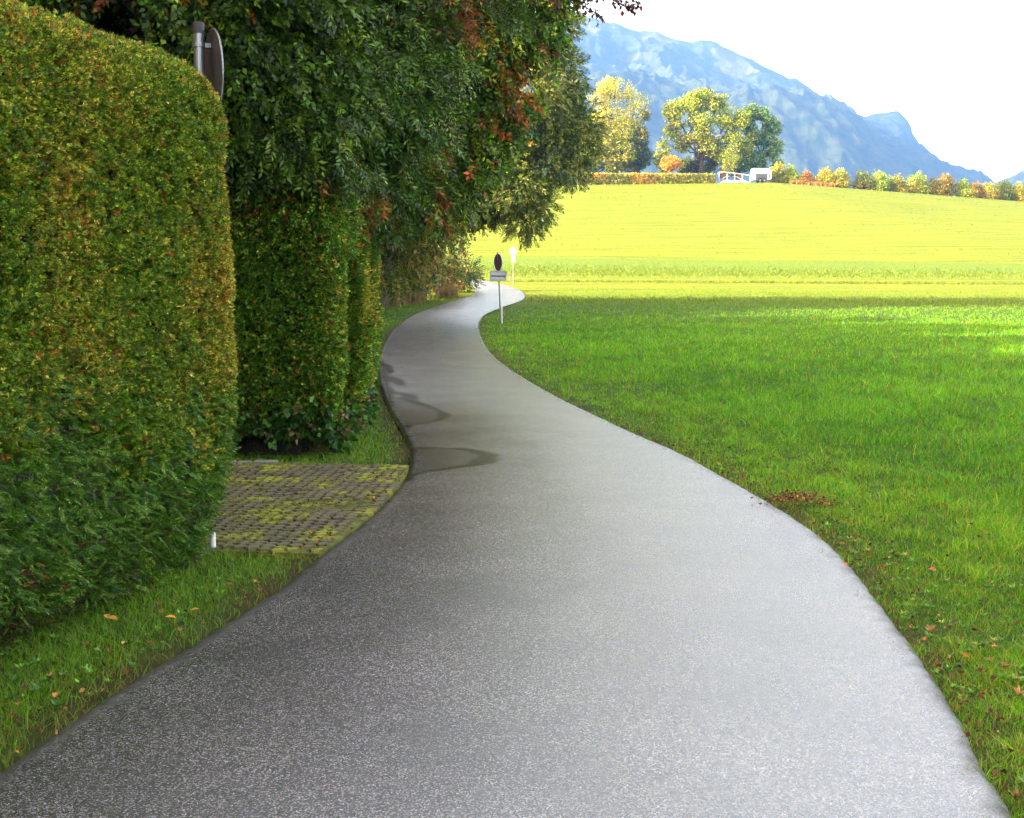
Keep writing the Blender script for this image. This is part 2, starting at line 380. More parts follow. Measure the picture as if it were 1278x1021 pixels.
def hedge(name, label, cat, loc, rz, Lx, Wy, H, r, sprigs, wave=.06, group=None, core_in=.10, leafm=None, under=.18, extra_parts=None, core_res=.12):
    root = empty(name, (loc[0], loc[1], float(zt(loc[0], loc[1]))), rz); tag(root, label, cat, group)
    sd = int(abs(loc[0]*131+loc[1]*37)) % 97
    def disp(P, nrm):
        w = (fbm(P[:,0]*1.1+sd, P[:,2]*.9, P[:,1]*1.1, sd, 3)-.5)*2*wave + (noise(P[:,0]*3.5, P[:,2]*3.5, P[:,1]*3.5, sd+3)-.5)*wave*.7
        Q = P+nrm*w[:, None]
        t = np.clip(1-Q[:,2]/.9, 0, 1)**1.6*under       # the foot draws in
        Q[:,0] = Q[:,0]+np.where(Q[:,0] > Lx/2, -t, t)*.6
        Q[:,1] = Q[:,1]+np.where(Q[:,1] > Wy/2, -t, t)
        return Q
    # core of twigs
    ns = [max(2, int(q/core_res)) for q in (Lx, Wy, H)]
    vs, fs = [], []
    def face(o, a, b, na, nb):
        base = len(vs)
        for i in range(na+1):
            for j in range(nb+1): vs.append(np.array(o, float)+np.array(a)*i/na+np.array(b)*j/nb)
        for i in range(na):
            for j in range(nb):
                k = base+i*(nb+1)+j; fs.append((k, k+nb+1, k+nb+2, k+1))
    face((0,0,0),(Lx,0,0),(0,0,H),ns[0],ns[2]); face((0,Wy,0),(0,0,H),(Lx,0,0),ns[2],ns[0])
    face((0,0,0),(0,0,H),(0,Wy,0),ns[2],ns[1]); face((Lx,0,0),(0,Wy,0),(0,0,H),ns[1],ns[2])
    face((0,0,H),(Lx,0,0),(0,Wy,0),ns[0],ns[1])
    P = np.array(vs); Q, nn = rproj(P, Lx, Wy, H, r); Q = disp(Q, nn)-nn*core_in
    Q = Q-nn*(.22*(1-sstep(.1, .5, Q[:,2])))[:, None]+rng.normal(0, .02, Q.shape)*(Q[:,2] > .2)[:, None]; Q[:,2] = np.maximum(Q[:,2], -.05)
    npmesh('branches', Q, fs, M_twig, root, smooth=True)
    parts = []
    for sp in sprigs:
        P, nn = rbox_points(sp['n'], Lx, Wy, H, r, sp['faces'])
        if 'mask' in sp:
            k = sp['mask'](P, nn); P, nn = P[k], nn[k]
        depth = rng.uniform(sp.get('din', -.09), sp.get('dout', .01), len(P))
        Q = disp(P, nn)+nn*depth[:, None]
        keep = (Q[:,2] > sp.get('zmin', .03)+.10*noise(Q[:,0]*5, Q[:,1]*5)+sp.get('foot', .12)*sstep(.35, .75, noise(Q[:,0]*1.6, Q[:,1]*1.6, 0, 19)))&((noise(Q[:,0]*13, Q[:,2]*15, Q[:,1]*13, sd+7)*.65+noise(Q[:,0]*29, Q[:,2]*29, Q[:,1]*29, sd+8)*.35 > sp.get('hole', .40))|(depth < -.085)); P, nn, Q = P[keep], nn[keep], Q[keep]
        D = nn*sp.get('out', 1.0)+rng.normal(0, sp.get('rand', .5), nn.shape)+np.array(sp.get('bias', (0,0,.2)))
        S = rng.uniform(*sp.get('s', (.7, 1.3)), len(P))
        parts.append(scatter(Q, D, S, sp['T'], sp['col'](P, len(P)), jit=sp.get('jit', .42)))
    P, nn = rbox_points(int(9000*Lx), Lx, Wy, H, r, {'y-': 1, 'x+': 1, 'x-': .5}); k = (P[:,2] < .38)&(H > 2.2); P, nn = P[k], nn[k]
    if len(P):
        Q = disp(P, nn)-nn*rng.uniform(.02, .30, len(P))[:, None]
        parts.append(scatter(Q, nn*.3+rng.normal(0, .5, nn.shape)+[0,0,.5], rng.uniform(.5, 1.3, len(P)), T_spray(4, .05, .006, .10, 44, .9), pick([(.07,.05,.025),(.12,.06,.02),(.04,.03,.02),(.05,.09,.01)], (4,2,4,2), len(P)), .4))
    V, Fq, c = joinl(parts)
    npmesh('foliage', V, Fq, leafm or M_leaf, root, col=c)
    return root

# ------------------------------------------------------------------ trees
def limb(mb, a, b, r0, r1, n=7, sag=.0, wob=.08, seg=5):
    a, b = np.array(a, float), np.array(b, float); ln = np.linalg.norm(b-a)
    pts = []
    for i in range(seg+1):
        t = i/seg; p = a+(b-a)*t+np.array([0, 0, sag*ln*math.sin(math.pi*t)])
        if 0 < i < seg: p = p+rng.normal(0, wob*ln/seg, 3)
        pts.append(p)
    mb.tube(pts, list(np.linspace(r0, r1, seg+1)), n)
    return pts
def tree(name, label, cat, base, th, tr, blobs, nper, T, colf, s=(.7,1.3), droop=.4, out=.6, gap=.35, gf=.9, group=None, leafm=None, twigs=2, shell=.45, lean=(0,0), nseed=3, extra=None):
    """blobs in world coordinates: (x,y,z,rx,ry,rz[,weight])"""
    bx, by = base; bz = float(zt(bx, by)); root = empty(name, (bx, by, bz)); tag(root, label, cat, group)
    O = np.array([bx, by, bz]); mb = MB()
    top = np.array([lean[0], lean[1], th])
    tp = [np.array([0,0,-.2]), np.array([0,0,.15])]+[top*t+np.append(rng.normal(0, tr*.25, 2), 0) for t in (.35,.7)]+[top]
    mb.tube(tp, [tr*1.35, tr*1.08, tr*.95, tr*.8, tr*.6], 10)
    parts = []
    for bl in blobs:
        c = np.array(bl[:3])-O; rr = np.array(bl[3:6]); w = bl[6] if len(bl) > 6 else 1.0
        st = top*rng.uniform(.6, 1.0)
        limb(mb, st, c, tr*.42, tr*.16, wob=.25)
        for _ in range(twigs):
            d = rng.normal(size=3); d /= np.linalg.norm(d)
            limb(mb, c+(st-c)*rng.uniform(0, .3), c+d*rr*.85, tr*.16, tr*.03, n=5, wob=.25, seg=4)
        n = int(nper*w*(rr[0]*rr[1]*rr[2])**(2/3))
        d = rng.normal(size=(n, 3)); d /= np.linalg.norm(d, axis=1)[:, None]
        rad = shell+(1-shell)*rng.uniform(0, 1, n)**.6
        lump = 1+.38*(noise(d[:,0]*2.3+bl[0], d[:,1]*2.3, d[:,2]*2.3+bl[2], nseed)-.5)*2*.5
        P = c+d*rr*(rad*lump)[:, None]
        W = P+O; g = noise(W[:,0]*gf, W[:,1]*gf, W[:,2]*gf, nseed+5)
        keep = (g > gap*(.4+.6*rad))&(P[:,2] > (.1 if s[0] > .7 else -.15)); P = P[keep]; d = d[keep]; W = W[keep]
        D = d*out+rng.normal(0, .35, d.shape)+np.array([0, 0, -droop])
        parts.append(scatter(P, D, rng.uniform(*s, len(P)), T, colf(W, len(P))))
    if extra is not None: parts += extra(O, mb)
    mb.build('trunk', M_bark, root, smooth=True)
    V, Fq, c = joinl(parts); npmesh('crown', V, Fq, leafm or M_leaf, root, col=c)
    return root
def colmix(pal, w, pal2=None, w2=None, sc=.6, thr=.55, seed=11, soft=.12):
    def f(W, n):
        a = pick(pal, w, n)
        if pal2 is not None:
            b = pick(pal2, w2, n); g = fbm(W[:,0]*sc, W[:,1]*sc, W[:,2]*sc, seed, 3)+rng.normal(0, soft, n)
            a = np.where((g > thr)[:, None], b, a)
        return a
    return f
# ================================================================== GROUND
def ground():
    def ax(lo, hi, s0, n):
        a = np.linspace(-1, 1, n); return a
    def grow(start, step, end, g):
        v = [start]
        while v[-1] < end: v.append(v[-1]+step); step *= g
        return v
    ypos = grow(2.0, .10, 5200, 1.013); yneg = [-y for y in grow(0, .35, 4600, 1.08)][1:][::-1]
    ys = np.array(yneg+[0,.5,1,1.5]+ypos)
    xp = grow(0, .12, 4800, 1.028); xs = np.array([-x for x in xp[1:]][::-1]+xp)
    X, Y = np.meshgrid(xs, ys)
    Z = zt(X, Y)
    near = np.exp(-((Y/90.)**2))
    Z = Z-.02*fbm(X*1.3, Y*1.3, 0, 21, 3)-.008-.02*fbm(X*.25, Y*.25, 0, 23, 2)*near
    P = np.stack([X.ravel(), Y.ravel()], 1)
    dl = np.full(len(P), 99.); m = (np.abs(P[:,0]) < 30)&(P[:,1] > -12)&(P[:,1] < 110)
    dl[m] = np.minimum(seg_dist(P[m], EL[::4]), seg_dist(P[m], ER[::4]))
    ins = np.zeros(len(P), bool); ins[m] = inpoly(P[m], ROADPOLY)
    drv = np.zeros(len(P), bool); drv[m] = inpoly(P[m], DRIVE)
    z = Z.ravel(); z[ins|drv] -= .03
    V = np.stack([P[:,0], P[:,1], z], 1); soil = (1-sstep(.02, .20, dl+.25*(noise(P[:,0]*3, P[:,1]*3, 0, 66)-.5)))*(1-.8*sstep(25, 60, P[:,1]))
    n, k = X.shape; idx = np.arange(n*k).reshape(n, k)
    Fq = np.stack([idx[:-1,:-1], idx[:-1,1:], idx[1:,1:], idx[1:,:-1]], -1).reshape(-1, 4)
    mt, nt, b, out = newmat('field_ground')
    tc = N(nt, 'ShaderNodeTexCoord'); sp = N(nt, 'ShaderNodeSeparateXYZ'); L(nt, tc.outputs['Object'], sp.inputs[0])
    na = N(nt, 'ShaderNodeTexNoise', inp={'Scale': .35, 'Detail': 6.0, 'Roughness': .65}); nb = N(nt, 'ShaderNodeTexNoise', inp={'Scale': 3.5, 'Detail': 8.0, 'Roughness': .8})
    mp = N(nt, 'ShaderNodeMapping'); mp.inputs['Scale'].default_value = (.10, 1.2, 1); L(nt, tc.outputs['Object'], mp.inputs[0])
    ns = N(nt, 'ShaderNodeTexNoise', inp={'Scale': .8, 'Detail': 6.0, 'Roughness': .75}); L(nt, mp.outputs[0], ns.inputs['Vector'])
    L(nt, tc.outputs['Object'], na.inputs['Vector']); L(nt, tc.outputs['Object'], nb.inputs['Vector'])
    near = N(nt, 'ShaderNodeValToRGB'); e = near.color_ramp.elements
    e[0].color = (.018,.035,.006,1); e[0].position = .3; e[1].color = (.055,.13,.012,1); e[1].position = .75
    L(nt, nb.outputs[0], near.inputs[0])
    far = N(nt, 'ShaderNodeValToRGB'); e = far.color_ramp.elements
    e[0].color = (.045,.085,.002,1); e[0].position = .40; e[1].color = (.185,.22,.005,1); e[1].position = .60
    q = far.color_ramp.elements.new(.475); q.color = (.13,.17,.003,1)
    am = N(nt, 'ShaderNodeMath', operation='ADD'); sc = N(nt, 'ShaderNodeMath', operation='MULTIPLY', inp={1: .5}); L(nt, ns.outputs[0], am.inputs[0]); L(nt, nb.outputs[0], am.inputs[1]); L(nt, am.outputs[0], sc.inputs[0]); L(nt, sc.outputs[0], far.inputs[0])
    yy = N(nt, 'ShaderNodeMath', operation='MULTIPLY_ADD', inp={1: 3.0}); L(nt, na.outputs[0], yy.inputs[0]); L(nt, sp.outputs[1], yy.inputs[2])
    mr = N(nt, 'ShaderNodeMapRange', inp={1: 56., 2: 72., 3: 0., 4: 1.}); L(nt, yy.outputs[0], mr.inputs[0])  # green to yellow-green field; this colour step also paints the shadow edge
    mx = N(nt, 'ShaderNodeMix', data_type='RGBA'); L(nt, mr.outputs[0], mx.inputs[0]); L(nt, near.outputs[0], mx.inputs[6]); L(nt, far.outputs[0], mx.inputs[7])
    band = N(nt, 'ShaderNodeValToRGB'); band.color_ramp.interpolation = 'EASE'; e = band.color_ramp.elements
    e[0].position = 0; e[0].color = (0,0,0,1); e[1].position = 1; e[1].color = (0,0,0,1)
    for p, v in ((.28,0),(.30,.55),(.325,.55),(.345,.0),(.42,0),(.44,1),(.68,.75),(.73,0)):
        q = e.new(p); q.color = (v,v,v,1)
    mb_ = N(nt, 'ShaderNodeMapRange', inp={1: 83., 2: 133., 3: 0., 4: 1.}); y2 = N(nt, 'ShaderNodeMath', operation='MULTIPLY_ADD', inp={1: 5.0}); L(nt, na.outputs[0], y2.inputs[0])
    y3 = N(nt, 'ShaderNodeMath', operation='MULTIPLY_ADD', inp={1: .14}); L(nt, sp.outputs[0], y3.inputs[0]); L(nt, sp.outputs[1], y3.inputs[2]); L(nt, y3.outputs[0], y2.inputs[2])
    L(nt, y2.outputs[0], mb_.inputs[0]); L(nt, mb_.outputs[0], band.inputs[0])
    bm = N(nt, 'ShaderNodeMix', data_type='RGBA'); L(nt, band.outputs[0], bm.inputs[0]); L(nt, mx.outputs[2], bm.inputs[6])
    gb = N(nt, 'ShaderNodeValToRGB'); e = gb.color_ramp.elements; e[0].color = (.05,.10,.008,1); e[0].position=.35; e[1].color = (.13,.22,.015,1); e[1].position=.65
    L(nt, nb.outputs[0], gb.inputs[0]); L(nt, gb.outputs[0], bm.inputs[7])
    # beyond the crest: distant farmland
    fm = N(nt, 'ShaderNodeMapRange', inp={1: 280., 2: 400., 3: 0., 4: 1.}); L(nt, sp.outputs[1], fm.inputs[0])
    fx = N(nt, 'ShaderNodeMix', data_type='RGBA'); L(nt, fm.outputs[0], fx.inputs[0]); L(nt, bm.outputs[2], fx.inputs[6]); fx.inputs[7].default_value = (.06,.10,.02,1)
    so = N(nt, 'ShaderNodeAttribute', attribute_name='soil'); sx = N(nt, 'ShaderNodeMix', data_type='RGBA'); L(nt, so.outputs['Fac'], sx.inputs[0]); L(nt, fx.outputs[2], sx.inputs[6]); sx.inputs[7].default_value = (.06,.048,.014,1); L(nt, sx.outputs[2], b.inputs['Base Color']); b.inputs['Roughness'].default_value = .85; b.inputs['Specular IOR Level'].default_value = .15
    bp = N(nt, 'ShaderNodeBump', inp={'Strength': .8, 'Distance': .08}); L(nt, nb.outputs[0], bp.inputs['Height']); L(nt, bp.outputs[0], b.inputs['Normal'])
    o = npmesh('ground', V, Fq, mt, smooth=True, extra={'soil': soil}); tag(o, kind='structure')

_a, _b = at(268, 689), at(398, 693)
_c, _d = at(507, 582), at(284, 578)
_el = EL[(EL[:,1] > _b[1])&(EL[:,1] < _c[1])]
DRIVE = np.vstack([[(-9.5, _a[1]+.1)], [_a], [_b], _el-[.0,0], [_c], [_d], [(-9.5, _d[1]+.15)]])

def driveway():
    bx = DRIVE.copy()
    mt, nt, b, out = newmat('moss_joints')
    tc = N(nt, 'ShaderNodeTexCoord'); nb = N(nt, 'ShaderNodeTexNoise', inp={'Scale': 6.0, 'Detail': 8.0, 'Roughness': .7}); L(nt, tc.outputs['Object'], nb.inputs['Vector'])
    cr = N(nt, 'ShaderNodeValToRGB'); e = cr.color_ramp.elements; e[0].color = (.05,.05,.012,1); e[0].position=.35; e[1].color = (.17,.19,.015,1); e[1].position=.62
    L(nt, nb.outputs[0], cr.inputs[0]); L(nt, cr.outputs[0], b.inputs['Base Color']); b.inputs['Roughness'].default_value = .95
    n3 = N(nt, 'ShaderNodeTexNoise', inp={'Scale': 90.0, 'Detail': 3.0}); L(nt, tc.outputs['Object'], n3.inputs['Vector'])
    bp = N(nt, 'ShaderNodeBump', inp={'Strength': .9, 'Distance': .02}); L(nt, n3.outputs[0], bp.inputs['Height']); L(nt, bp.outputs[0], b.inputs['Normal'])
    ms, nt, b, out = newmat('mossy_setts')
    tc = N(nt, 'ShaderNodeTexCoord'); nb = N(nt, 'ShaderNodeTexNoise', inp={'Scale': 2.2, 'Detail': 9.0, 'Roughness': .75}); L(nt, tc.outputs['Object'], nb.inputs['Vector'])
    cr = N(nt, 'ShaderNodeValToRGB'); e = cr.color_ramp.elements; e[0].color = (.055,.045,.025,1); e[0].position=.36; e[1].color = (.22,.22,.02,1); e[1].position=.56
    q = e.new(.47); q.color = (.12,.10,.055,1); q = e.new(.54); q.color = (.10,.09,.02,1)
    L(nt, nb.outputs[0], cr.inputs[0]); L(nt, cr.outputs[0], b.inputs['Base Color']); b.inputs['Roughness'].default_value = .9
    n3 = N(nt, 'ShaderNodeTexNoise', inp={'Scale': 60.0, 'Detail': 4.0}); L(nt, tc.outputs['Object'], n3.inputs['Vector'])
    bp = N(nt, 'ShaderNodeBump', inp={'Strength': .8, 'Distance': .01}); L(nt, n3.outputs[0], bp.inputs['Height']); L(nt, bp.outputs[0], b.inputs['Normal'])
    m = MB(); z0 = .006
    n = len(bx); m.add([(p[0], p[1], z0) for p in bx]+[(p[0], p[1], -.12) for p in bx], [tuple(range(n))]+[(i, n+i, n+(i+1) % n, (i+1) % n) for i in range(n)], 0)
    th = R(33); ca, sa = math.cos(th), math.sin(th); a, bb = .102, .068
    r = np.random.default_rng(5)
    ii, jj = np.meshgrid(np.arange(-90, 90), np.arange(-120, 120)); u = (ii+.5*(jj % 2))*a; v = jj*bb
    Px = u*ca-v*sa-3.5; Py = u*sa+v*ca+9.6; C = np.stack([Px.ravel(), Py.ravel()], 1)
    dd = seg_dist(C, np.vstack([DRIVE, DRIVE[:1]])); C = C[inpoly(C, DRIVE)&(dd > .025)&(C[:,0] > -8)]
    for x, y in C:
        if r.uniform() < .06: continue
        w, h = a*.40*r.uniform(.85, 1.05), bb*.38*r.uniform(.8, 1.05); zt_ = .008+.022*float(noise(x*2.2, y*2.2, 0, 4))+r.uniform(0, .009); rot = th+r.uniform(-.16, .16)
        c2, s2 = math.cos(rot), math.sin(rot); tx, ty = r.uniform(-.05, .05, 2)
        lo = [(-w,-h),(w,-h),(w,h),(-w,h)]; hi = [(-w*.82,-h*.78),(w*.82,-h*.78),(w*.82,h*.78),(-w*.82,h*.78)]
        vs = [(x+p*c2-q*s2, y+p*s2+q*c2, -.01) for p, q in lo]+[(x+p*c2-q*s2, y+p*s2+q*c2, zt_*.8) for p, q in lo]+[(x+p*c2-q*s2, y+p*s2+q*c2, zt_+p*tx+q*ty) for p, q in hi]
        fs = [(0,1,5,4),(1,2,6,5),(2,3,7,6),(3,0,4,7),(4,5,9,8),(5,6,10,9),(6,7,11,10),(7,4,8,11),(8,9,10,11)]
        m.add(vs, fs, 1)
    o = m.build('driveway', [mt, ms]); tag(o, kind='structure')
    k = MB(); r = np.random.default_rng(9)
    P0, P1 = _c+[-.12, .05], np.array([-7.0, _d[1]+.18]); ln = np.linalg.norm(P1-P0); t = 0
    dv = (P1-P0)/ln; rz = math.atan2(dv[1], dv[0])
    while t < ln:
        w = r.uniform(.14, .24); c = P0+dv*(t+w/2)
        if c[0] > -2.0: t += w; continue
        k.box((c[0], c[1]+r.uniform(-.012,.012), -.004+r.uniform(0,.016)), (w*.9, .07, .05), bev=.012, rz=rz); t += w
    for q in range(1, len(_el)-3, 3):       # setts along the tarmac, half buried
        c = _el[q]+[-.07, .03]
        if c[1] > 11.1: k.box((c[0], c[1], -.002), (.09, .12, .05), bev=.012, rz=r.uniform(-.1,.1))
    o = k.build('kerb', M_stone); tag(o, kind='structure')

# ================================================================== GRASS
def blades(name, P, Hh, Wd, col, lean=.35, mat=None, label=None):
    n = len(P); z = zt(P[:,0], P[:,1])-.035
    a = rng.uniform(0, 2*math.pi, n); dx, dy = np.cos(a), np.sin(a)
    la = rng.uniform(0, 2*math.pi, n); ll = np.abs(rng.normal(0, lean, n))*Hh; lx, ly = np.cos(la)*ll, np.sin(la)*ll
    V = np.zeros((n, 6, 3))
    for i, (f, wf, lf) in enumerate(((0, .9, 0), (.55, .8, .3), (1, .12, 1))):
        for s, sg in ((0, -1), (1, 1)):
            V[:, i*2+s, 0] = P[:,0]+sg*dx*Wd*wf/2+lx*lf
            V[:, i*2+s, 1] = P[:,1]+sg*dy*Wd*wf/2+ly*lf
            V[:, i*2+s, 2] = z+Hh*f*(1-.15*(lean > .4))
    base = np.arange(n)[:, None]*6
    Fq = np.concatenate([base+[0,1,3,2], base+[2,3,5,4]], 1).reshape(-1, 4)
    C = np.repeat(col, 6, 0)
    o = npmesh(name, V.reshape(-1, 3), Fq, mat or M_grass, col=np.clip(C, 0, 1))
    tag(o, label, 'grass', kind='stuff'); return o
def polar(n, r0, r1, a0, a1):
    r = r0*(r1/r0)**rng.uniform(0, 1, n); a = rng.uniform(a0, a1, n)
    return np.stack([r*np.sin(a), r*np.cos(a)], 1)
def grass():
    # right-hand field and verge
    P = polar(760000, 2.6, 80, R(-3), R(42)); P = P[(np.hypot(*P.T) < 52)|(rng.uniform(0, 1, len(P)) < .7)]; 
    P = P[~inpoly(P, ROADPOLY)|(seg_dist(P, ER[::6]) < .12*rng.uniform(0, 1, len(P))**1.2)]; P = P[(P[:,0] > np.interp(P[:,1], ER[:SUB*20,1], ER[:SUB*20,0])-.3)]
    d = seg_dist(P, ER[::4]); rr = np.hypot(*P.T)
    k = (d > .0)&(d < 60); P, d, rr = P[k], d[k], rr[k]
    hp = fbm(P[:,0]*.5, P[:,1]*.5, 0, 31, 3); hq = noise(P[:,0]*2.2, P[:,1]*2.2, 0, 33)
    lush = sstep(.8, 2.2, d+.9*(hp-.5))
    thin = rng.uniform(0, 1, len(P)) < (.6+.4*sstep(.0, .3, d+.25*(hq-.5)))
    P, d, rr, hp, hq, lush = P[thin], d[thin], rr[thin], hp[thin], hq[thin], lush[thin]
    n = len(P)
    H = (.050+.02*sstep(0, .5, d))*(1-lush)+(.085+.07*hq)*lush
    cl = noise(P[:,0]*5, P[:,1]*5, 0, 35); H = H*rng.uniform(.6, 1.25, n)*(.75+.5*hp)*(.55+1.1*cl**2)*(1-.5*sstep(50, 80, rr))
    W = np.maximum(.0035, rr*.00055)*rng.uniform(.7, 1.4, n)
    g1, g2, g3 = np.array([.075,.24,.007]), np.array([.17,.42,.012]), np.array([.27,.36,.02])
    t = np.clip(hp*1.3-.15+rng.normal(0, .2, n), 0, 1)[:, None]; c = g1*(1-t)+g2*t
    yl = (rng.uniform(0, 1, n) < .12+.25*(1-lush))[:, None]; c = np.where(yl, g3, c)
    dry = (rng.uniform(0, 1, n) < .03+.22*(1-sstep(.0, .45, d)))[:, None]; c = np.where(dry, np.array([.22,.15,.05]), c)
    c = c*rng.uniform(.55, 1.45, (n, 1))*(.75+.5*cl)[:, None]
    far = sstep(34, 66, P[:,1]+5*(hp-.5))[:, None]; c = c*(1-far)+far*(c*.5+np.array([.11,.16,.012])*.6)  # blades ease to the far field tone, softening the painted shadow edge
    blades('field_grass', P, H, W, c, .75)
    # left verge, near and far
    P = polar(300000, 2.6, 85, R(-27), R(6)); dr_ = seg_dist(P, np.vstack([DRIVE, DRIVE[:1]])); de_ = seg_dist(P, EL[::4]); P = P[(~inpoly(P, ROADPOLY)|(de_ < .09*rng.uniform(0, 1, len(P))))&(~inpoly(P, DRIVE)|(dr_ < .2*rng.uniform(0, 1, len(P))**2))]
    ex = np.interp(P[:,1], EL[:, 1][:SUB*19], EL[:, 0][:SUB*19]); d = seg_dist(P, EL[::4])
    k = (P[:,0] < ex+.2)&(d < 2.6)&((P[:,1] < 40)|(P[:,0] < -1.0)); P, d = P[k], d[k]
    rr = np.hypot(*P.T); hp = fbm(P[:,0]*.9, P[:,1]*.9, 0, 41, 3); n = len(P)
    thin = rng.uniform(0, 1, n) < (.25+.75*sstep(.02, .3, d)); P, d, rr, hp = P[thin], d[thin], rr[thin], hp[thin]; n = len(P)
    H = (.024+.010*sstep(0, .4, d)+.02*sstep(.5, 1.1, d))*rng.uniform(.5, 1.5, n)*(.6+.8*hp)+.026
    W = np.maximum(.0035, rr*.0006)*rng.uniform(.7, 1.4, n)
    t = np.clip(hp+rng.normal(0, .2, n), 0, 1)[:, None]; c = np.array([.09,.22,.008])*(1-t)+np.array([.22,.38,.015])*t
    yl = (rng.uniform(0, 1, n) < .15+.5*(1-sstep(0, .35, d)))[:, None]; c = np.where(yl, np.array([.20,.19,.03]), c)
    c = c*rng.uniform(.7, 1.3, (n, 1))
    blades('verge_grass', P, H, W, c, .9)
    # moss and grass tufts in the drive
    P = rng.uniform([-5.5, 7.6], [-.5, 11.8], (60000, 2)); P = P[inpoly(P, DRIVE)]
    g = fbm(P[:,0]*2.6, P[:,1]*2.6, 0, 51, 4); P = P[(g > .56)|(rng.uniform(0, 1, len(P)) < .12)]; n = len(P)
    c = pick([(.20,.24,.02),(.12,.17,.015),(.20,.14,.04)], (5,3,2), n)*rng.uniform(.7, 1.3, (n, 1))
    blades('driveway_moss', P, rng.uniform(.055, .085, n)+.0, np.full(n, .008), c, .6)
    # strips of longer, coarser growth on the slope
    Ps = []
    for y0, hw, nn in ((88.5, .9, 9000), (103, 6, 26000), (65, 4, 12000)):
        x = rng.uniform(-30, 62, nn); y = y0-.13*x+rng.normal(0, hw*.5, nn); Ps.append(np.stack([x, y], 1))
    x = rng.uniform(-5, 80, 9000); y = rng.uniform(112, 225, 9000); k = fbm(x*.06, y*.5, 0, 61, 3) > .58; Ps.append(np.stack([x, y], 1)[k])
    P = np.vstack(Ps); P = P[~inpoly(P, ROADPOLY)&(seg_dist(P, EL[::6]) > .3)&(seg_dist(P, ER[::6]) > .3)]; n = len(P); t = rng.uniform(0, 1, (n, 1))
    c = np.array([.09,.16,.01])*(1-t)+np.array([.2,.27,.02])*t
    blades('meadow_tufts', P, rng.uniform(.08, .26, n), np.maximum(.03, P[:,1]*.0006), c, .6)
    # dry stalks at the foot of the wire fence
    A, B = at(480, 383), at(566, 370); t = rng.uniform(0, 1, 5000)[:, None]; P = A*(1-t)+B*t+rng.normal(0, .22, (5000, 2)); n = len(P)
    c = pick([(.35,.24,.13),(.30,.2,.1),(.2,.2,.06),(.4,.2,.06)], (4,3,3,1), n)*rng.uniform(.6, 1.2, (n, 1))
    k = (noise(P[:,0]*.8, P[:,1]*.8, 0, 77) > .42)&(seg_dist(P, EL[::6]) > .5)&~inpoly(P, ROADPOLY)
    blades('dry_grass', P[k], rng.uniform(.3, .8, n)[k], np.full(n, .018)[k], c[k], .25)

def weeds():
    q = []
    r = np.random.default_rng(3)
    for i in range(9):
        a = i*2.4; q.append(leafquad((0,0,0), (math.cos(a), math.sin(a), r.uniform(.5,1.3)), r.uniform(.022,.04), r.uniform(.010,.017), r.uniform(-.3,.3), .15))
    T = np.array(q)
    Ps = []
    i = rng.integers(SUB*3, SUB*15, 800); Ps.append(ER[i]+np.stack([np.abs(rng.normal(.35, .45, 800)), rng.normal(0, .15, 800)], 1))
    i = rng.integers(SUB*3, SUB*8, 260); Ps.append(EL[i]-np.stack([np.abs(rng.normal(.3, .35, 260)), rng.normal(0, .1, 260)], 1))
    P = np.vstack(Ps); P = P[~inpoly(P, ROADPOLY)&~inpoly(P, DRIVE)]; k = noise(P[:,0]*1.1, P[:,1]*1.1, 0, 88) > .42; P = P[k]; n = len(P)
    C3 = np.column_stack([P, zt(P[:,0], P[:,1])+rng.uniform(-.01, .025, n)])
    a = rng.uniform(0, 6.28, n); D = np.stack([np.cos(a), np.sin(a), np.zeros(n)], 1)
    V, Fq, c = scatter(C3, D, rng.uniform(.5, 1.25, n), T, pick([(.08,.20,.010),(.13,.27,.015),(.24,.28,.04),(.30,.16,.04)], (5,4,1,1), n), .35, roll=.15)
    o = npmesh('verge_weeds', V, Fq, M_leaf, col=c); tag(o, None, 'weeds', kind='stuff')

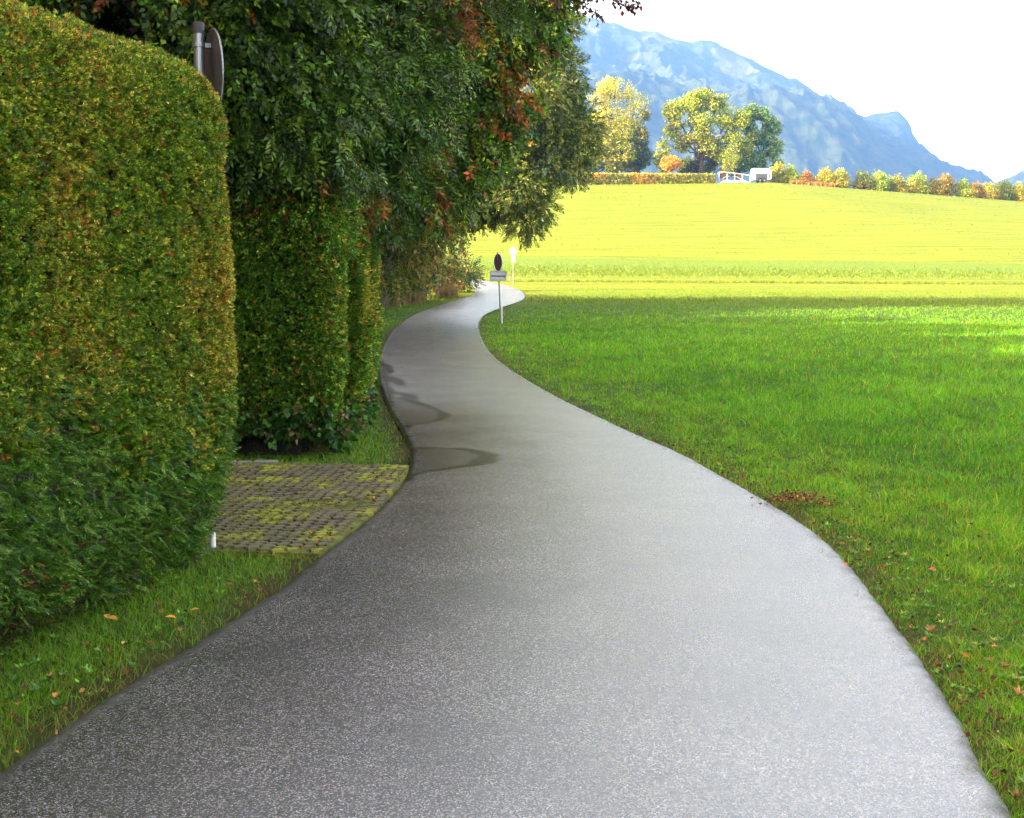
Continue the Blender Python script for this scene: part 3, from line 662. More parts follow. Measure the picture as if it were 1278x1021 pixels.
def litter():
    mb = MB()
    def curl(x, y, s, rz, mbx, lift=.03):
        u, v = [], []
        out = [(-.5,0),(-.25,.28),(.1,.34),(.35,.18),(.62,0),(.35,-.18),(.1,-.34),(-.25,-.28)]
        z0 = float(zt(x, y))+lift; ca, sa = math.cos(rz), math.sin(rz); tilt = rng.uniform(-.3,.3)
        pts = [(x+s*(p*ca-q*sa), y+s*(p*sa+q*ca), z0+s*(.45*abs(q)+tilt*q+.15*p)) for p, q in out]
        c = (x, y, z0+.0*s); o = len(mbx.v)
        mbx.add([c]+pts, [(0, i+1, (i+1) % 8+1) for i in range(8)])
    # individual fallen leaves that stand out
    spots = [((20,893),.055,(.36,.14,.03),'larger orange curled leaf on the left grass verge at its nearest corner'),
             ((70,882),.038,(.4,.17,.03),'small yellow orange leaf beside the large curled leaf on the verge'),
             ((214,783),.05,(.55,.22,.02),'bright orange leaf on the verge below the white stub post'),
             ((243,773),.045,(.45,.24,.03),'yellow leaf close to the tarmac edge on the left verge'),
             ((134,782),.045,(.45,.22,.03),'left one of two touching yellow leaves in the verge grass'),
             ((141,785),.05,(.42,.18,.02),'right one of two touching yellow leaves in the verge grass'),
             ((286,741),.045,(.2,.05,.02),'dark red leaf on the verge grass near the driveway'),
             ((1163,722),.05,(.3,.07,.03),'dark red leaf in the field grass right of the road'),
             ((1108,706),.045,(.5,.4,.15),'straw coloured leaf among the grass right of the road'),
             ((1054,710),.05,(.4,.12,.03),'rusty leaf lying on the tarmac at its right edge')]
    for (px, py), s, c, lab in spots:
        p = at(px, py); m = MB(); curl(0, 0, s, rng.uniform(0, 6), m, .0)
        z = float(zt(*p)); m.v = [(v[0], v[1], v[2]-float(zt(0,0))) for v in m.v]
        o = m.build('fallen_leaf', plain('fallen_leaf', c, .7, var=.25, scale=60)); o.location = (p[0], p[1], z+(.045 if px != 1054 else .022)); tag(o, lab, 'leaf', 'fallen leaves on the grass')
    # crumbs of leaf litter: small and uncountable
    Ps = []; Cs = []
    A = ER[(ER[:,1] > 2.5)&(ER[:,1] < 30)]; B = EL[(EL[:,1] > 2.5)&(EL[:,1] < 30)]
    for E, sg, n in ((A, 1, 700), (B, -1, 500)):
        i = rng.integers(0, len(E), n); Ps.append(E[i]+np.stack([sg*np.abs(rng.normal(0, .14, n)), rng.normal(0, .1, n)], 1))
    Ps.append(ER[rng.integers(40, SUB*12, 420)]+rng.uniform([0,-.3],[1.3,.3],(420, 2)))
    Ps.append(np.array([rng.uniform(-4.5,-.9,380), rng.uniform(7.9,11.3,380)]).T)
    Ps.append(np.array(at(996, 629))+rng.normal(0, 1, (500, 2))*[.13,.11])
    P = np.vstack(Ps); n = len(P)
    C3 = np.column_stack([P, zt(P[:,0], P[:,1])+rng.uniform(.0, .05, n)])
    C3[-500:, 2] += .05*np.exp(-np.sum((P[-500:]-at(996, 629))**2, 1)/.02)
    T = np.array([leafquad((0,0,0),(1,0,0),.035,.022,0,.3)])
    V, Fq, c = scatter(C3, rng.normal(0, 1, (n, 3))*[1,1,.35], rng.uniform(.25, .95, n), T, pick([(.14,.06,.025),(.3,.10,.03),(.07,.035,.02),(.32,.17,.05)], (5,3,4,1), n), .3)
    o = npmesh('leaf_litter', V, Fq, M_dry, col=c); tag(o, None, 'leaf litter', kind='stuff')

# ================================================================== HEDGES
def hedges():
    spray = T_spray(9, .030, .011, .055, 3); cut = T_spray(6, .024, .010, .03, 5, .6); feather = T_spray(19, .024, .0062, .11, 8, .10); T1 = T_broad(4, .05, .04, .07, 5)
    G = [(.06,.13,.008),(.13,.22,.010),(.24,.29,.018)]; GOLD = [(.34,.31,.025),(.36,.21,.025),(.50,.44,.05),(.20,.12,.02)]
    a = np.array([-2.90, 1.5]); b = np.array([-1.57, 7.72]); rz = math.atan2(*(b-a)[::-1]); Lx = float(np.linalg.norm(b-a))
    def green(P, n): return pick([(.04,.12,.006),(.08,.18,.010),(.13,.22,.02),(.02,.065,.005)], (3,4,2,1), n)
    low = lambda P: P[:,2]-(1.55-.20*(P[:,0]-2.5))-(fbm(P[:,0]*1.6, P[:,2]*1.6, 0, 71, 3)-.5)*1.2
    def trim(P, n):
        g = fbm(P[:,0]*1.6, P[:,2]*1.2, P[:,1], 5, 4)+.35*(P[:,2]/2.9-.55)+.30*sstep(Lx-.55, Lx-.1, P[:,0])+rng.normal(0, .13, n)
        p = sstep(.47, .76, g); k = rng.uniform(0, 1, n) < p
        c = np.where(k[:, None], pick(GOLD, (5,3,2,2), n), pick(G, (4,4,3), n))
        k = rng.uniform(0, 1, n) < .006; return np.where(k[:, None], [.5,.09,.02], c)
    fr = {'y-': 1, 'x+': .7, 'z+': .4, 'x-': .15}
    hedge('clipped_hedge', 'tall clipped conifer hedge with rounded end, golden brown tips, nearest on the left', 'hedge', a, rz, Lx, 1.5, 2.9, .42, [
        dict(n=520000, faces=fr, T=cut, col=trim, din=-.075, dout=.014, out=1.0, rand=.6, bias=(0,0,.15), s=(.35,.85), mask=lambda P, nn: (low(P) > -.12)&((P[:,0] > 3.5)|(rng.uniform(0, 1, len(P)) < .13))),
        dict(n=90000, faces=fr, T=spray, col=trim, din=-.13, dout=-.02, rand=.5, s=(.5,1.1), mask=lambda P, nn: (low(P) > -.3)&((P[:,0] > 3.5)|(rng.uniform(0, 1, len(P)) < .4))),
        dict(n=105000, faces=fr, T=feather, col=green, din=-.14, dout=.0, out=.5, rand=.4, bias=(.15,0,-.15), s=(.45,.95), mask=lambda P, nn: low(P)+rng.normal(0, .12, len(P)) < .05, zmin=.0),
        dict(n=9000, faces=fr, T=feather, col=lambda P, n: pick([(.2,.05,.015),(.12,.05,.02),(.3,.08,.02)], (3,3,1), n), din=-.1, dout=.0, out=.5, s=(.5,.9), zmin=.08,
             mask=lambda P, nn: (P[:,2] < .75)&(fbm(P[:,0]*1.1, P[:,2]*1.1, 0, 91, 2)+.35*(1-sstep(4.0, 4.9, P[:,0])) > .72))], wave=.05, under=.17)
    def c2(P, n):
        g = fbm(P[:,0]*1.8, P[:,2]*1.3, P[:,1], 6, 4)+rng.normal(0, .14, n)+.18*sstep(1.6, 2.7, P[:,2])
        c = np.where((g > .59)[:, None], pick([(.36,.32,.03),(.32,.17,.03),(.30,.30,.03)], (4,2,3), n), pick([(.05,.15,.01),(.12,.24,.012),(.19,.26,.018)], (4,4,2), n))
        k = rng.uniform(0, 1, n) < .012+.03*sstep(1.7, 2.6, P[:,2]); return np.where(k[:, None], [.42,.07,.02], c)
    f2 = {'y-': 1.4, 'x+': 1, 'z+': .3}
    def ivy(P, n): return pick([(.03,.10,.010),(.06,.15,.015),(.12,.05,.02),(.20,.16,.06)], (6,4,1,1), n)
    hedge('clipped_hedge', 'clipped green hedge behind the mossy driveway with ivy and brown leaves at its foot', 'hedge', (-5.45, 11.62), 0, 3.86, .75, 3.0, .3, [
        dict(n=170000, faces=f2, T=T_spray(6, .032, .013, .045, 15, .6), col=c2, din=-.12, dout=.02, rand=.6, bias=(0,0,.1), s=(.45,1.1)),
        dict(n=9000, faces=f2, T=T1, col=ivy, din=-.05, dout=.10, out=.6, rand=.5, bias=(0,0,-.5), s=(.7,1.5), zmin=.04, mask=lambda P, nn: P[:,2] < .85*fbm(P[:,0]*1.4, P[:,1], 0, 8, 2)+.15),
        dict(n=12000, faces=f2, T=T_spray(6, .04, .016, .10, 16, .4), col=c2, din=-.02, dout=.14, rand=.5, bias=(0,0,-.5), s=(.7,1.4), mask=lambda P, nn: P[:,2] > 1.9)], wave=.10, under=.12)
    h3 = dict(faces={'y-': 1, 'x-': 1.2, 'z+': .3}, T=T_spray(6, .034, .013, .05, 17, .6), col=c2, din=-.12, dout=.02, rand=.6, s=(.7,1.5))
    hedge('clipped_hedge', 'narrow clipped hedge block just past the dark gap at the far side of the driveway', 'hedge', (-1.56, 13.25), R(93), 1.5, 1.2, 2.85, .2, [dict(h3, n=60000),
        dict(n=3500, faces=h3['faces'], T=T1, col=ivy, din=-.05, dout=.10, out=.6, rand=.5, bias=(0,0,-.5), s=(.7,1.4), zmin=.04, mask=lambda P, nn: P[:,2] < .5)], wave=.09, under=.14)
    hedge('clipped_hedge', 'farthest clipped hedge block whose edge meets the tarmac bend on the left', 'hedge', (-1.66, 15.1), R(96), 5.5, 1.6, 3.0, .25, [dict(h3, n=90000, s=(.9,1.8))], wave=.12, under=.14)
    # added hedge behind the drive to stop low sun; seen only through gaps
    hedge('clipped_hedge', 'long hedge added behind the driveway to block low sun, behind the other hedges', 'hedge', (-8.6, 25), R(-90), 19, 1.2, 3.4, .3, [dict(n=60000, faces={'y+': 1, 'y-': .4, 'z+': .3, 'x+': .3}, T=T_spray(6, .05, .02, .09, 18, .5), col=c2, rand=.6, s=(1,2))], wave=.12)
    # crest hedge
    p0 = pix(722, 232, 229); p1 = pix(892, 228, 230)
    d = p1[:2]-p0[:2]; Lc = float(np.linalg.norm(d))
    T = T_clump(7, .26, .2, .22, 31)
    def ch(P, n):
        g = fbm(P[:,0]*.5, P[:,2], 0, 14, 3)+rng.normal(0, .08, n)
        return np.where((g > .55)[:, None], pick([(.62,.45,.06),(.65,.30,.05),(.55,.5,.07)], (3,3,2), n), pick([(.25,.30,.04),(.4,.38,.05)], (2,3), n))
    hedge('field_hedge', 'long low trimmed hedge in yellow and orange leaf along the field crest', 'hedge', p0[:2], math.atan2(d[1], d[0]), Lc, 1.6, 1.9, .4, [dict(n=9000, faces={'y-': 1, 'z+': 1, 'x+': 1, 'x-': 1}, T=T, col=ch, din=-.2, dout=.1, s=(.6,1.1))], wave=.15, core_in=.3, under=0, core_res=.5)

# ================================================================== TREES BY THE ROAD
def B(px, py, Y, rx, ry, rz, w=1.0):
    p = pix(px, py, Y); return (p[0], p[1], p[2], rx, ry, rz, w)
def near_trees():
    tb = T_broad(9, .055, .033, .20, 1); tb2 = T_broad(12, .062, .021, .24, 6)
    DG = [(.025,.055,.006),(.055,.115,.008),(.12,.19,.015)]; OR = [(.32,.07,.015),(.4,.14,.02),(.16,.05,.02)]
    f1 = colmix(DG, (3,4,2), OR, (3,2,3), .9, .73, 12, .07)
    tree('beech_tree', 'dark leafy tree behind the nearest hedge, filling the upper left corner', 'tree', (-5.2, 11.6), 3.0, .2,
        [B(60,-40,11.4,1.5,1.2,1.4), B(210,-10,11.2,1.2,1.1,1.2), B(300,-60,11.6,1.2,1.2,1.3), B(120,90,12.2,1.3,1.1,1.1), B(255,120,12.2,1.0,.8,1.0), B(-90,20,11.4,1.5,1.4,1.8),
         B(-250,-150,11.0,2.0,2.0,2.0,.6), B(60,-260,11.4,2.0,1.8,1.6,.6), B(280,-300,12,2.0,1.8,1.5,.6), B(-450,-60,10.5,1.9,2.0,2.2,.6)],
        2000, tb, f1, droop=.5, gap=.34, gf=1.6, leafm=M_gloss)
    f2 = colmix(DG+[(.06,.14,.02)], (3,4,3,2), OR, (3,3,2), .9, .72, 13, .07)
    def red_tip(O, mb):
        # a long bough reaching out over the road, its copper leaves hanging into the picture
        a = pix(610, -45, 14.4)-O; b = pix(795, 5, 13.4)-O; pts = limb(mb, a, b, .03, .006, n=5, wob=.25, seg=8)
        pts2 = limb(mb, a+(b-a)*.45, pix(752, 27, 13.6)-O, .012, .004, n=5, wob=.2); pts3 = limb(mb, a+(b-a)*.35, pix(704, 14, 13.9)-O, .012, .004, n=5, wob=.2)
        C = []
        for PP, n in ((pts[3:], 130), (pts2, 60), (pts3, 60)):
            PP = np.array(PP); t = rng.uniform(.25, 1, n)*(len(PP)-1); i = np.minimum(t.astype(int), len(PP)-2); C.append(PP[i]+(PP[i+1]-PP[i])*(t-i)[:, None]+rng.normal(0, .035, (n, 3)))
        C = np.vstack(C); n = len(C); T = np.array([leafquad((0,0,0),(1,0,0),.06,.04,0,.25)])
        D = rng.normal(0, .6, (n, 3))+[.5, 0, -.8]
        return [scatter(C, D, rng.uniform(.7, 1.2, n), T, pick([(.09,.03,.02),(.05,.025,.02),(.3,.07,.02)], (5,4,1), n), .2)]
    tree('beech_tree', 'drooping dark green tree over the second hedge, its copper leaved bough reaching right', 'tree', (-3.7, 14.2), 2.6, .22,
        [B(330,60,12.7,1.1,.8,1.0), B(420,90,12.9,1.0,.8,.95), B(480,40,13.4,.95,.9,1.0), B(350,170,12.9,.8,.6,.5), B(440,175,13.3,.75,.6,.6), B(300,130,12.7,.8,.6,.8),
         B(300,-60,13,1.4,1.2,1.2), B(450,-80,13.6,1.4,1.2,1.2), B(560,-60,14.6,1.2,1.2,.9,.8), B(250,40,13.2,1.0,.8,1.0), B(380,-220,14.5,2.2,2.2,1.6,.5), B(500,150,14.4,.6,.8,.7), B(310,165,11.5,.6,.4,.42), B(365,160,11.5,.6,.4,.40), B(420,165,11.7,.55,.4,.45), B(455,195,13.0,.5,.5,.55), B(475,225,14.5,.5,.6,.6), B(340,110,11.7,.7,.4,.5), B(410,100,11.9,.7,.4,.5)],
        2100, tb2, f2, droop=.9, gap=.36, gf=1.7, leafm=M_gloss, extra=red_tip)
    f3 = colmix([(.035,.085,.008),(.08,.17,.012),(.18,.26,.02)], (3,4,3), OR+[(.3,.2,.03)], (3,4,1,2), .9, .645, 14, .08)
    tree('maple_tree', 'taller mid green roadside tree with orange and red creeper patches, before the bend', 'tree', (-4.4, 22), 3.0, .25,
        [B(560,40,20.5,1.5,1.3,1.4), B(630,10,20.8,1.0,1.0,1.3), B(540,130,20.6,1.4,1.2,1.3), B(600,110,20.8,.8,.8,1.0), B(500,200,20.8,1.3,1.2,1.1), B(480,100,21,1.4,1.4,1.4), B(575,190,21.2,.75,.8,.7),
         B(560,-110,21,2.0,1.8,1.5,.7), B(665,-40,20.8,.75,.9,.8), B(420,20,22,1.9,1.6,1.8,.6), B(640,80,21,.45,.5,.8)],
        900, T_broad(10, .08, .042, .28, 7), f3, s=(.8,1.4), droop=.8, gap=.36, gf=1.2)
    f4 = colmix([(.10,.14,.015),(.17,.17,.02),(.07,.13,.012)], (3,3,3), [(.36,.24,.02),(.28,.16,.03),(.42,.32,.04)], (3,2,1), .5, .50, 15, .08)
    tree('field_maple', 'olive and yellow brown shrubby tree between the hedge end and the willow', 'tree', (-6.3, 38), 2.0, .16,
        [B(520,270,37,1.5,1.2,1.2), B(500,220,38,1.7,1.5,1.5), B(545,225,38,1.3,1.3,1.2), B(490,315,37,.8,.9,1.0), B(530,170,40,1.9,1.6,1.6), B(480,150,40,2.0,1.8,1.8,.7)],
        560, T_broad(9, .095, .055, .30, 8), f4, s=(.8,1.5), droop=.35, gap=.34, gf=.9)
    tw = T_willow(14, .16, .055, .60, 2)
    f5 = colmix([(.055,.095,.012),(.11,.15,.018),(.20,.23,.04)], (3,4,3), [(.26,.20,.02),(.20,.20,.02),(.3,.14,.04)], (3,3,1), .35, .66, 16, .05)
    tree('willow_tree', 'large grey green willow leaning over the bend with a drooping lower bough', 'tree', (-6.2, 58), 4.5, .42,
        [B(650,110,57,2.3,2.2,2.3), B(690,160,57.5,1.5,1.6,1.6), B(712,205,58,.9,1.0,.9,.8), B(610,200,57,2.3,2.0,1.7), B(640,235,56,1.5,1.4,1.0), B(657,270,56,.75,.8,.85), B(575,150,57,2.6,2.3,2.4),
         B(590,255,57.5,1.7,1.6,.9), B(570,60,58,3.0,2.6,2.8), B(655,30,58,2.2,2.2,2.2), B(625,-50,58,2.6,2.4,2.2,.7), B(545,-60,59,3.2,2.8,2.6,.6), B(520,170,60,2.6,2.6,2.8,.6), B(530,260,61,2.0,2.0,1.6,.7), B(700,95,58,1.0,1.0,1.3), B(722,165,58,.9,.9,1.3), B(672,200,57,1.2,1.2,1.2), B(672,258,56.5,.55,.6,.6)],
        330, tw, f5, s=(.7,1.2), droop=.45, out=.7, gap=.36, gf=.55, lean=(1.2,-.5), twigs=3)
    # shrubs behind the wire fence
    def shrub(name, label, px, py, Y, w, h, f, T=None, n=420, gap=.3, tr=.05, nper=None):
        b = at(px, py) if Y is None else pix(px, py, Y)[:2]; z = float(zt(b[0], b[1]))
        bl = [(b[0]+rng.uniform(-.3,.3)*w, b[1]+rng.uniform(-.3,.3)*w, z+h*f_, w*.46*k, w*.46*k, h*.26) for f_, k in ((.28,1.1),(.5,1.15),(.72,.8),(.4,1.0))]
        tree(name, label, 'shrub', (b[0], b[1]), h*.3, tr, bl, nper or 170, T if T is not None else T_broad(8, .12, .08, .36, 9), f, s=(.8,1.4), droop=.2, gap=gap, gf=1.2, twigs=1, shell=.25)
    yb = colmix([(.30,.26,.03),(.17,.19,.02),(.32,.2,.03)], (3,3,2), [(.34,.2,.03),(.07,.12,.02)], (1,2), .5, .55, 18)
    dk = colmix([(.07,.12,.015),(.13,.17,.02)], (3,3), [(.2,.14,.03)], (1,), .6, .62, 19)
    shrub('roadside_shrub', 'yellow brown shrub nearest the clipped hedge behind the wire fence', 484, 377, 62.5, 3.0, 3.4, yb)
    shrub('roadside_shrub', 'mixed green shrub in the middle of the wire fence', 510, 376, 66, 3.0, 3.6, dk)
    shrub('roadside_shrub', 'tall dark shrub under the willow behind the wire fence', 532, 373, 68.5, 2.4, 3.3, dk)
    shrub('roadside_shrub', 'yellowish bush at the far end of the wire fence', 548, 369, 73, 1.5, 1.7, yb)
    lf = colmix([(.05,.10,.02),(.09,.13,.03)], (3,2), [(.25,.15,.04)], (1,), 1.2, .6, 20)
    shrub('sapling', 'loose leafy sapling at the road bend in front of the small dark disc sign', 583, 361, 74, 1.5, 2.5, lf, T=T_broad(7, .13, .07, .4, 12), nper=260, gap=.40, tr=.03)
    shrub('roadside_shrub', 'small rusty orange bush by the end of the wire fence', 561, 370, 70.5, .9, .9, colmix([(.5,.2,.03),(.35,.12,.03)], (2,1)), nper=130)
    # tall trees continuing the row behind the bend and out of the left of the frame: they shade the road and the lower field
    f6 = colmix([(.03,.07,.012),(.05,.09,.015)], (1,1), [(.2,.15,.03)], (1,), .3, .66, 22)
    for (x, y, h, lab) in ((-9.5, 58, 13, 'tall broad tree at the back of the willow'), (-10.5, 51, 7.6, 'low broad tree left of the willow, behind the shrubs'), (-10.5, 43.5, 9.5, 'broad tree behind the olive shrubby tree'),
            (-10, 36, 10.5, 'tall broad tree between the maple and the olive shrubby tree'), (-9.5, 28.5, 10, 'broad tree behind the maple, left of the road'), (-9.5, 20.5, 9.5, 'tall broad tree behind the second hedge'),
            (-10, 13, 8.5, 'tall broad tree behind the back of the driveway'), (-9.5, 5.5, 8.5, 'tall broad tree behind the nearest hedge'), (-9.5, -2, 8.5, 'tall broad tree behind the near end of the nearest hedge')):
        bl = [(x+rng.uniform(-1.2,1.2), y+sy*1.9, float(zt(x,y))+h*f_, 2.5*k, 2.7*k, h*.2) for f_, k, sy in ((.2,1.1,-1),(.2,1.1,1),(.42,1.2,-1),(.42,1.2,1),(.64,1.15,-.8),(.64,1.15,.8),(.84,.9,0))]
        tree('broadleaf_tree', lab, 'tree', (x, y), h*.45, .3, bl, 95, T_broad(9, .2, .13, .6, 23), f6, s=(1.0,1.7), gap=.12, gf=.5, droop=.3, group='trees behind the roadside row')

# ================================================================== FAR TREES
def far_trees():
    T = T_clump(9, .34, .26, .5, 41); Ts = T_clump(6, .26, .2, .5, 42)
    def FB(px, py, Y, rpx, rpy, w=1.0):
        p = pix(px, py, Y); s = Y/F; return (p[0], p[1], p[2], rpx*s, rpx*s*.9, rpy*s, w)
    def base(px, Y): return (pix(px, 230, Y)[0], Y)
    yel = colmix([(.46,.48,.015),(.50,.40,.02),(.28,.35,.02)], (3,2,2), [(.6,.34,.03),(.2,.26,.03)], (1,2), .25, .58, 51)
    tree('autumn_ash_tree', 'tall yellow autumn tree with bare upper branches showing, left on the crest', 'tree', base(768, 240), 9, .35,
        [FB(768,112,240,24,14,.9), FB(780,165,240,24,18), FB(752,170,240,18,16), FB(750,125,240,16,14,.8), FB(795,128,240,16,14,.7), FB(765,145,240,26,16,.8), FB(745,155,240,16,16,.8), FB(792,160,240,14,16,.8), FB(770,178,240,26,16), FB(760,105,240,10,9,.6)],
        75, Ts, yel, s=(.7,1.4), droop=0, gap=.40, gf=.55, twigs=7, shell=.3)
    dg = colmix([(.05,.09,.02),(.08,.12,.02),(.12,.14,.03)], (3,3,1), [(.3,.24,.04)], (1,), .25, .62, 52)
    tree('broadleaf_tree', 'dark green tree growing against the right side of the yellow autumn tree', 'tree', base(797, 238), 3, .25,
        [FB(797,170,238,13,16), FB(800,195,238,14,16), FB(788,205,238,16,12), FB(804,145,238,8,9,.8)], 55, T, dg, droop=0, gap=.3, gf=.5)
    olv = colmix([(.22,.30,.025),(.34,.36,.03),(.12,.16,.02)], (3,2,2), [(.34,.28,.04)], (1,), .25, .58, 53)
    tree('bushy_tree', 'low olive green bushy tree at the foot of the yellow autumn tree', 'tree', base(742, 236), 3, .25,
        [FB(742,195,236,20,20), FB(775,192,236,20,16), FB(758,178,236,16,14), FB(722,205,236,16,16), FB(765,205,236,18,14), FB(735,170,236,12,16)], 60, T, olv, droop=0, gap=.28, gf=.5)
    tree('conifer_tree', 'tall blue green tree whose tip shows just right of the willow', 'tree', base(716, 246), 8, .3,
        [FB(716,205,246,20,24), FB(715,165,246,18,22), FB(722,125,246,13,18,.9), FB(712,105,246,8,12,.9), FB(738,150,246,9,12,.7), FB(700,190,246,16,26)], 80, Ts, colmix([(.03,.08,.06),(.05,.1,.06),(.08,.12,.06)], (2,2,1)), droop=0, gap=.34, gf=.5)
    lg = colmix([(.32,.42,.02),(.44,.50,.03),(.18,.25,.02)], (3,3,2), [(.42,.36,.04),(.10,.14,.02)], (1,1), .22, .56, 54)
    tree('round_crowned_tree', 'broad round yellow green tree with several limbs, tallest on the crest', 'tree', base(875, 240), 5.5, .5,
        [FB(862,130,240,17,13), FB(840,140,240,14,14), FB(893,130,240,18,13), FB(875,150,240,20,14,.8), FB(843,163,240,16,13,.8), FB(908,150,240,18,15,.8), FB(915,175,240,15,13,.8), FB(888,182,240,20,14,.8), FB(850,182,240,12,10,.8), FB(905,195,240,16,12), FB(876,118,240,16,8,.8), FB(870,168,240,22,14,.8), FB(925,150,240,14,16,.9), FB(930,178,240,14,16), FB(850,200,240,14,10)],
        52, T, lg, s=(.7,1.3), droop=0, gap=.38, gf=.42, twigs=4, shell=.35)
    bg = colmix([(.08,.18,.06),(.14,.25,.06),(.22,.32,.06)], (3,3,2))
    tree('round_crowned_tree', 'darker blue green tree standing behind the horse trailer', 'tree', base(952, 242), 4, .35,
        [FB(950,145,242,14,12), FB(962,160,242,14,14,.9), FB(945,170,242,16,14), FB(965,185,242,13,14), FB(945,200,242,16,12), FB(938,135,242,8,8,.7), FB(968,205,242,10,12), FB(935,155,242,13,14), FB(955,150,242,15,14), FB(930,200,242,14,16)], 52, T, bg, droop=0, gap=.36, gf=.5, twigs=3)
    tree('bushy_tree', 'dark bush under the broad round tree left of the white railing', 'tree', base(880, 244), 2, .25,
        [FB(880,205,244,18,14), FB(860,210,244,14,12), FB(915,208,244,18,12)], 55, T, dg, droop=0, gap=.2, gf=.5)
    tree('bushy_tree', 'yellow green bush left of the small round orange tree', 'tree', base(826, 236), 2.5, .2,
        [FB(828,185,236,9,13), FB(832,205,236,11,12), FB(822,200,236,8,11)], 40, T, colmix([(.3,.33,.03),(.18,.24,.03)], (1,1)), droop=0, gap=.3, gf=.6)
    tree('round_tree', 'small round orange yellow tree on a thin stem in front of the crest hedge', 'tree', base(837, 233), 2.2, .09,
        [FB(837,203,233,14,9,1.6), FB(833,207,233,10,7,1.4), FB(843,206,233,9,7,1.4)], 60, T_clump(8, .2, .16, .3, 43), colmix([(.62,.30,.03),(.6,.38,.05)], (2,1)), droop=0, gap=.15, gf=.8)
    tree('bushy_tree', 'small light green tree in front of the white railing', 'tree', base(913, 233), 1.2, .08,
        [FB(913,196,233,11,9,1.2), FB(911,208,233,11,8,1.2), FB(915,185,233,8,8,1)], 45, T_clump(8, .2, .16, .3, 44), colmix([(.26,.28,.04),(.2,.26,.03)], (1,1)), droop=0, gap=.3, gf=.8)
    # hedgerow of separate bushes running down to the right
    pal = {'rust brown': ([(.42,.2,.04),(.3,.17,.03)], [(.2,.22,.03)]), 'golden': ([(.46,.38,.02),(.38,.34,.02)], [(.3,.34,.03)]), 'dark green': ([(.09,.16,.02),(.14,.2,.03)], [(.2,.16,.03)]),
           'mid green': ([(.2,.32,.03),(.3,.38,.03)], [(.5,.42,.04)]), 'orange': ([(.40,.22,.02),(.34,.26,.03)], [(.15,.18,.03)]), 'olive': ([(.36,.38,.03),(.24,.27,.03)], [(.5,.36,.04)])}
    seq = [(972,222,226,10,13,'olive'),(988,226,229,9,12,'mid green'),(1004,225,232,8,9,'rust brown'),(1027,226,233,10,12,'golden'),(1050,226,236,13,12,'golden'),(1078,228,238,11,12,'dark green'),(1100,230,240,12,13,'mid green'),
           (1123,233,242,10,11,'olive'),(1146,233,243,12,14,'mid green'),(1165,236,244,9,11,'dark green'),(1180,236,246,13,14,'orange'),(1202,240,248,9,12,'mid green'),(1216,242,250,9,10,'rust brown'),(1232,242,251,11,11,'olive'),(1252,243,252,12,13,'dark green'),(1270,245,254,10,12,'golden'),(1293,246,256,12,13,'mid green'),(1318,250,259,13,13,'orange')]
    ords = 'first second third fourth fifth sixth seventh eighth ninth tenth eleventh twelfth thirteenth fourteenth fifteenth sixteenth seventeenth eighteenth'.split()
    Tb = T_clump(9, .26, .2, .38, 45)
    for i, (px, cy, by, rw, rh, kind) in enumerate(seq):
        Y = 231; b = pix(px, by, Y); p1, p2 = pal[kind]; s = Y/F; z0 = float(zt(b[0], Y)); h = 2*rh*s
        bl = [(b[0]+rng.uniform(-.35,.35)*rw*s*1.4, Y+rng.uniform(-.5,.5), z0+h*f_*.9, rw*s*1.22*k, 1.5*k, h*.33) for f_, k in ((.25,1.15),(.55,.95),(.2,1.1),(.75,.65))]
        tree('hedgerow_bush', f'{kind} bush, {ords[i]} from the horse trailer in the crest hedgerow', 'bush', (b[0], Y), h*.35, .08, bl, 75, Tb,
             colmix(p1, (1,1), p2, (1,), .5, .58, 60+i), s=(.6,1.2), droop=0, gap=.15, gf=.8, twigs=1, group='bushes of the crest hedgerow right of the trailer')
    g = rng.uniform(0, 1, 700); x0, x1 = pix(985, 230, 230)[0], pix(1040, 233, 230)[0]
    P = np.stack([x0+(x1-x0)*g, 229.3+rng.normal(0, .4, 700)], 1)
    blades('rusty_undergrowth', P, rng.uniform(.3, .9, 700), np.full(700, .2), pick([(.5,.2,.04),(.4,.26,.08)], (1,1), 700), .3)

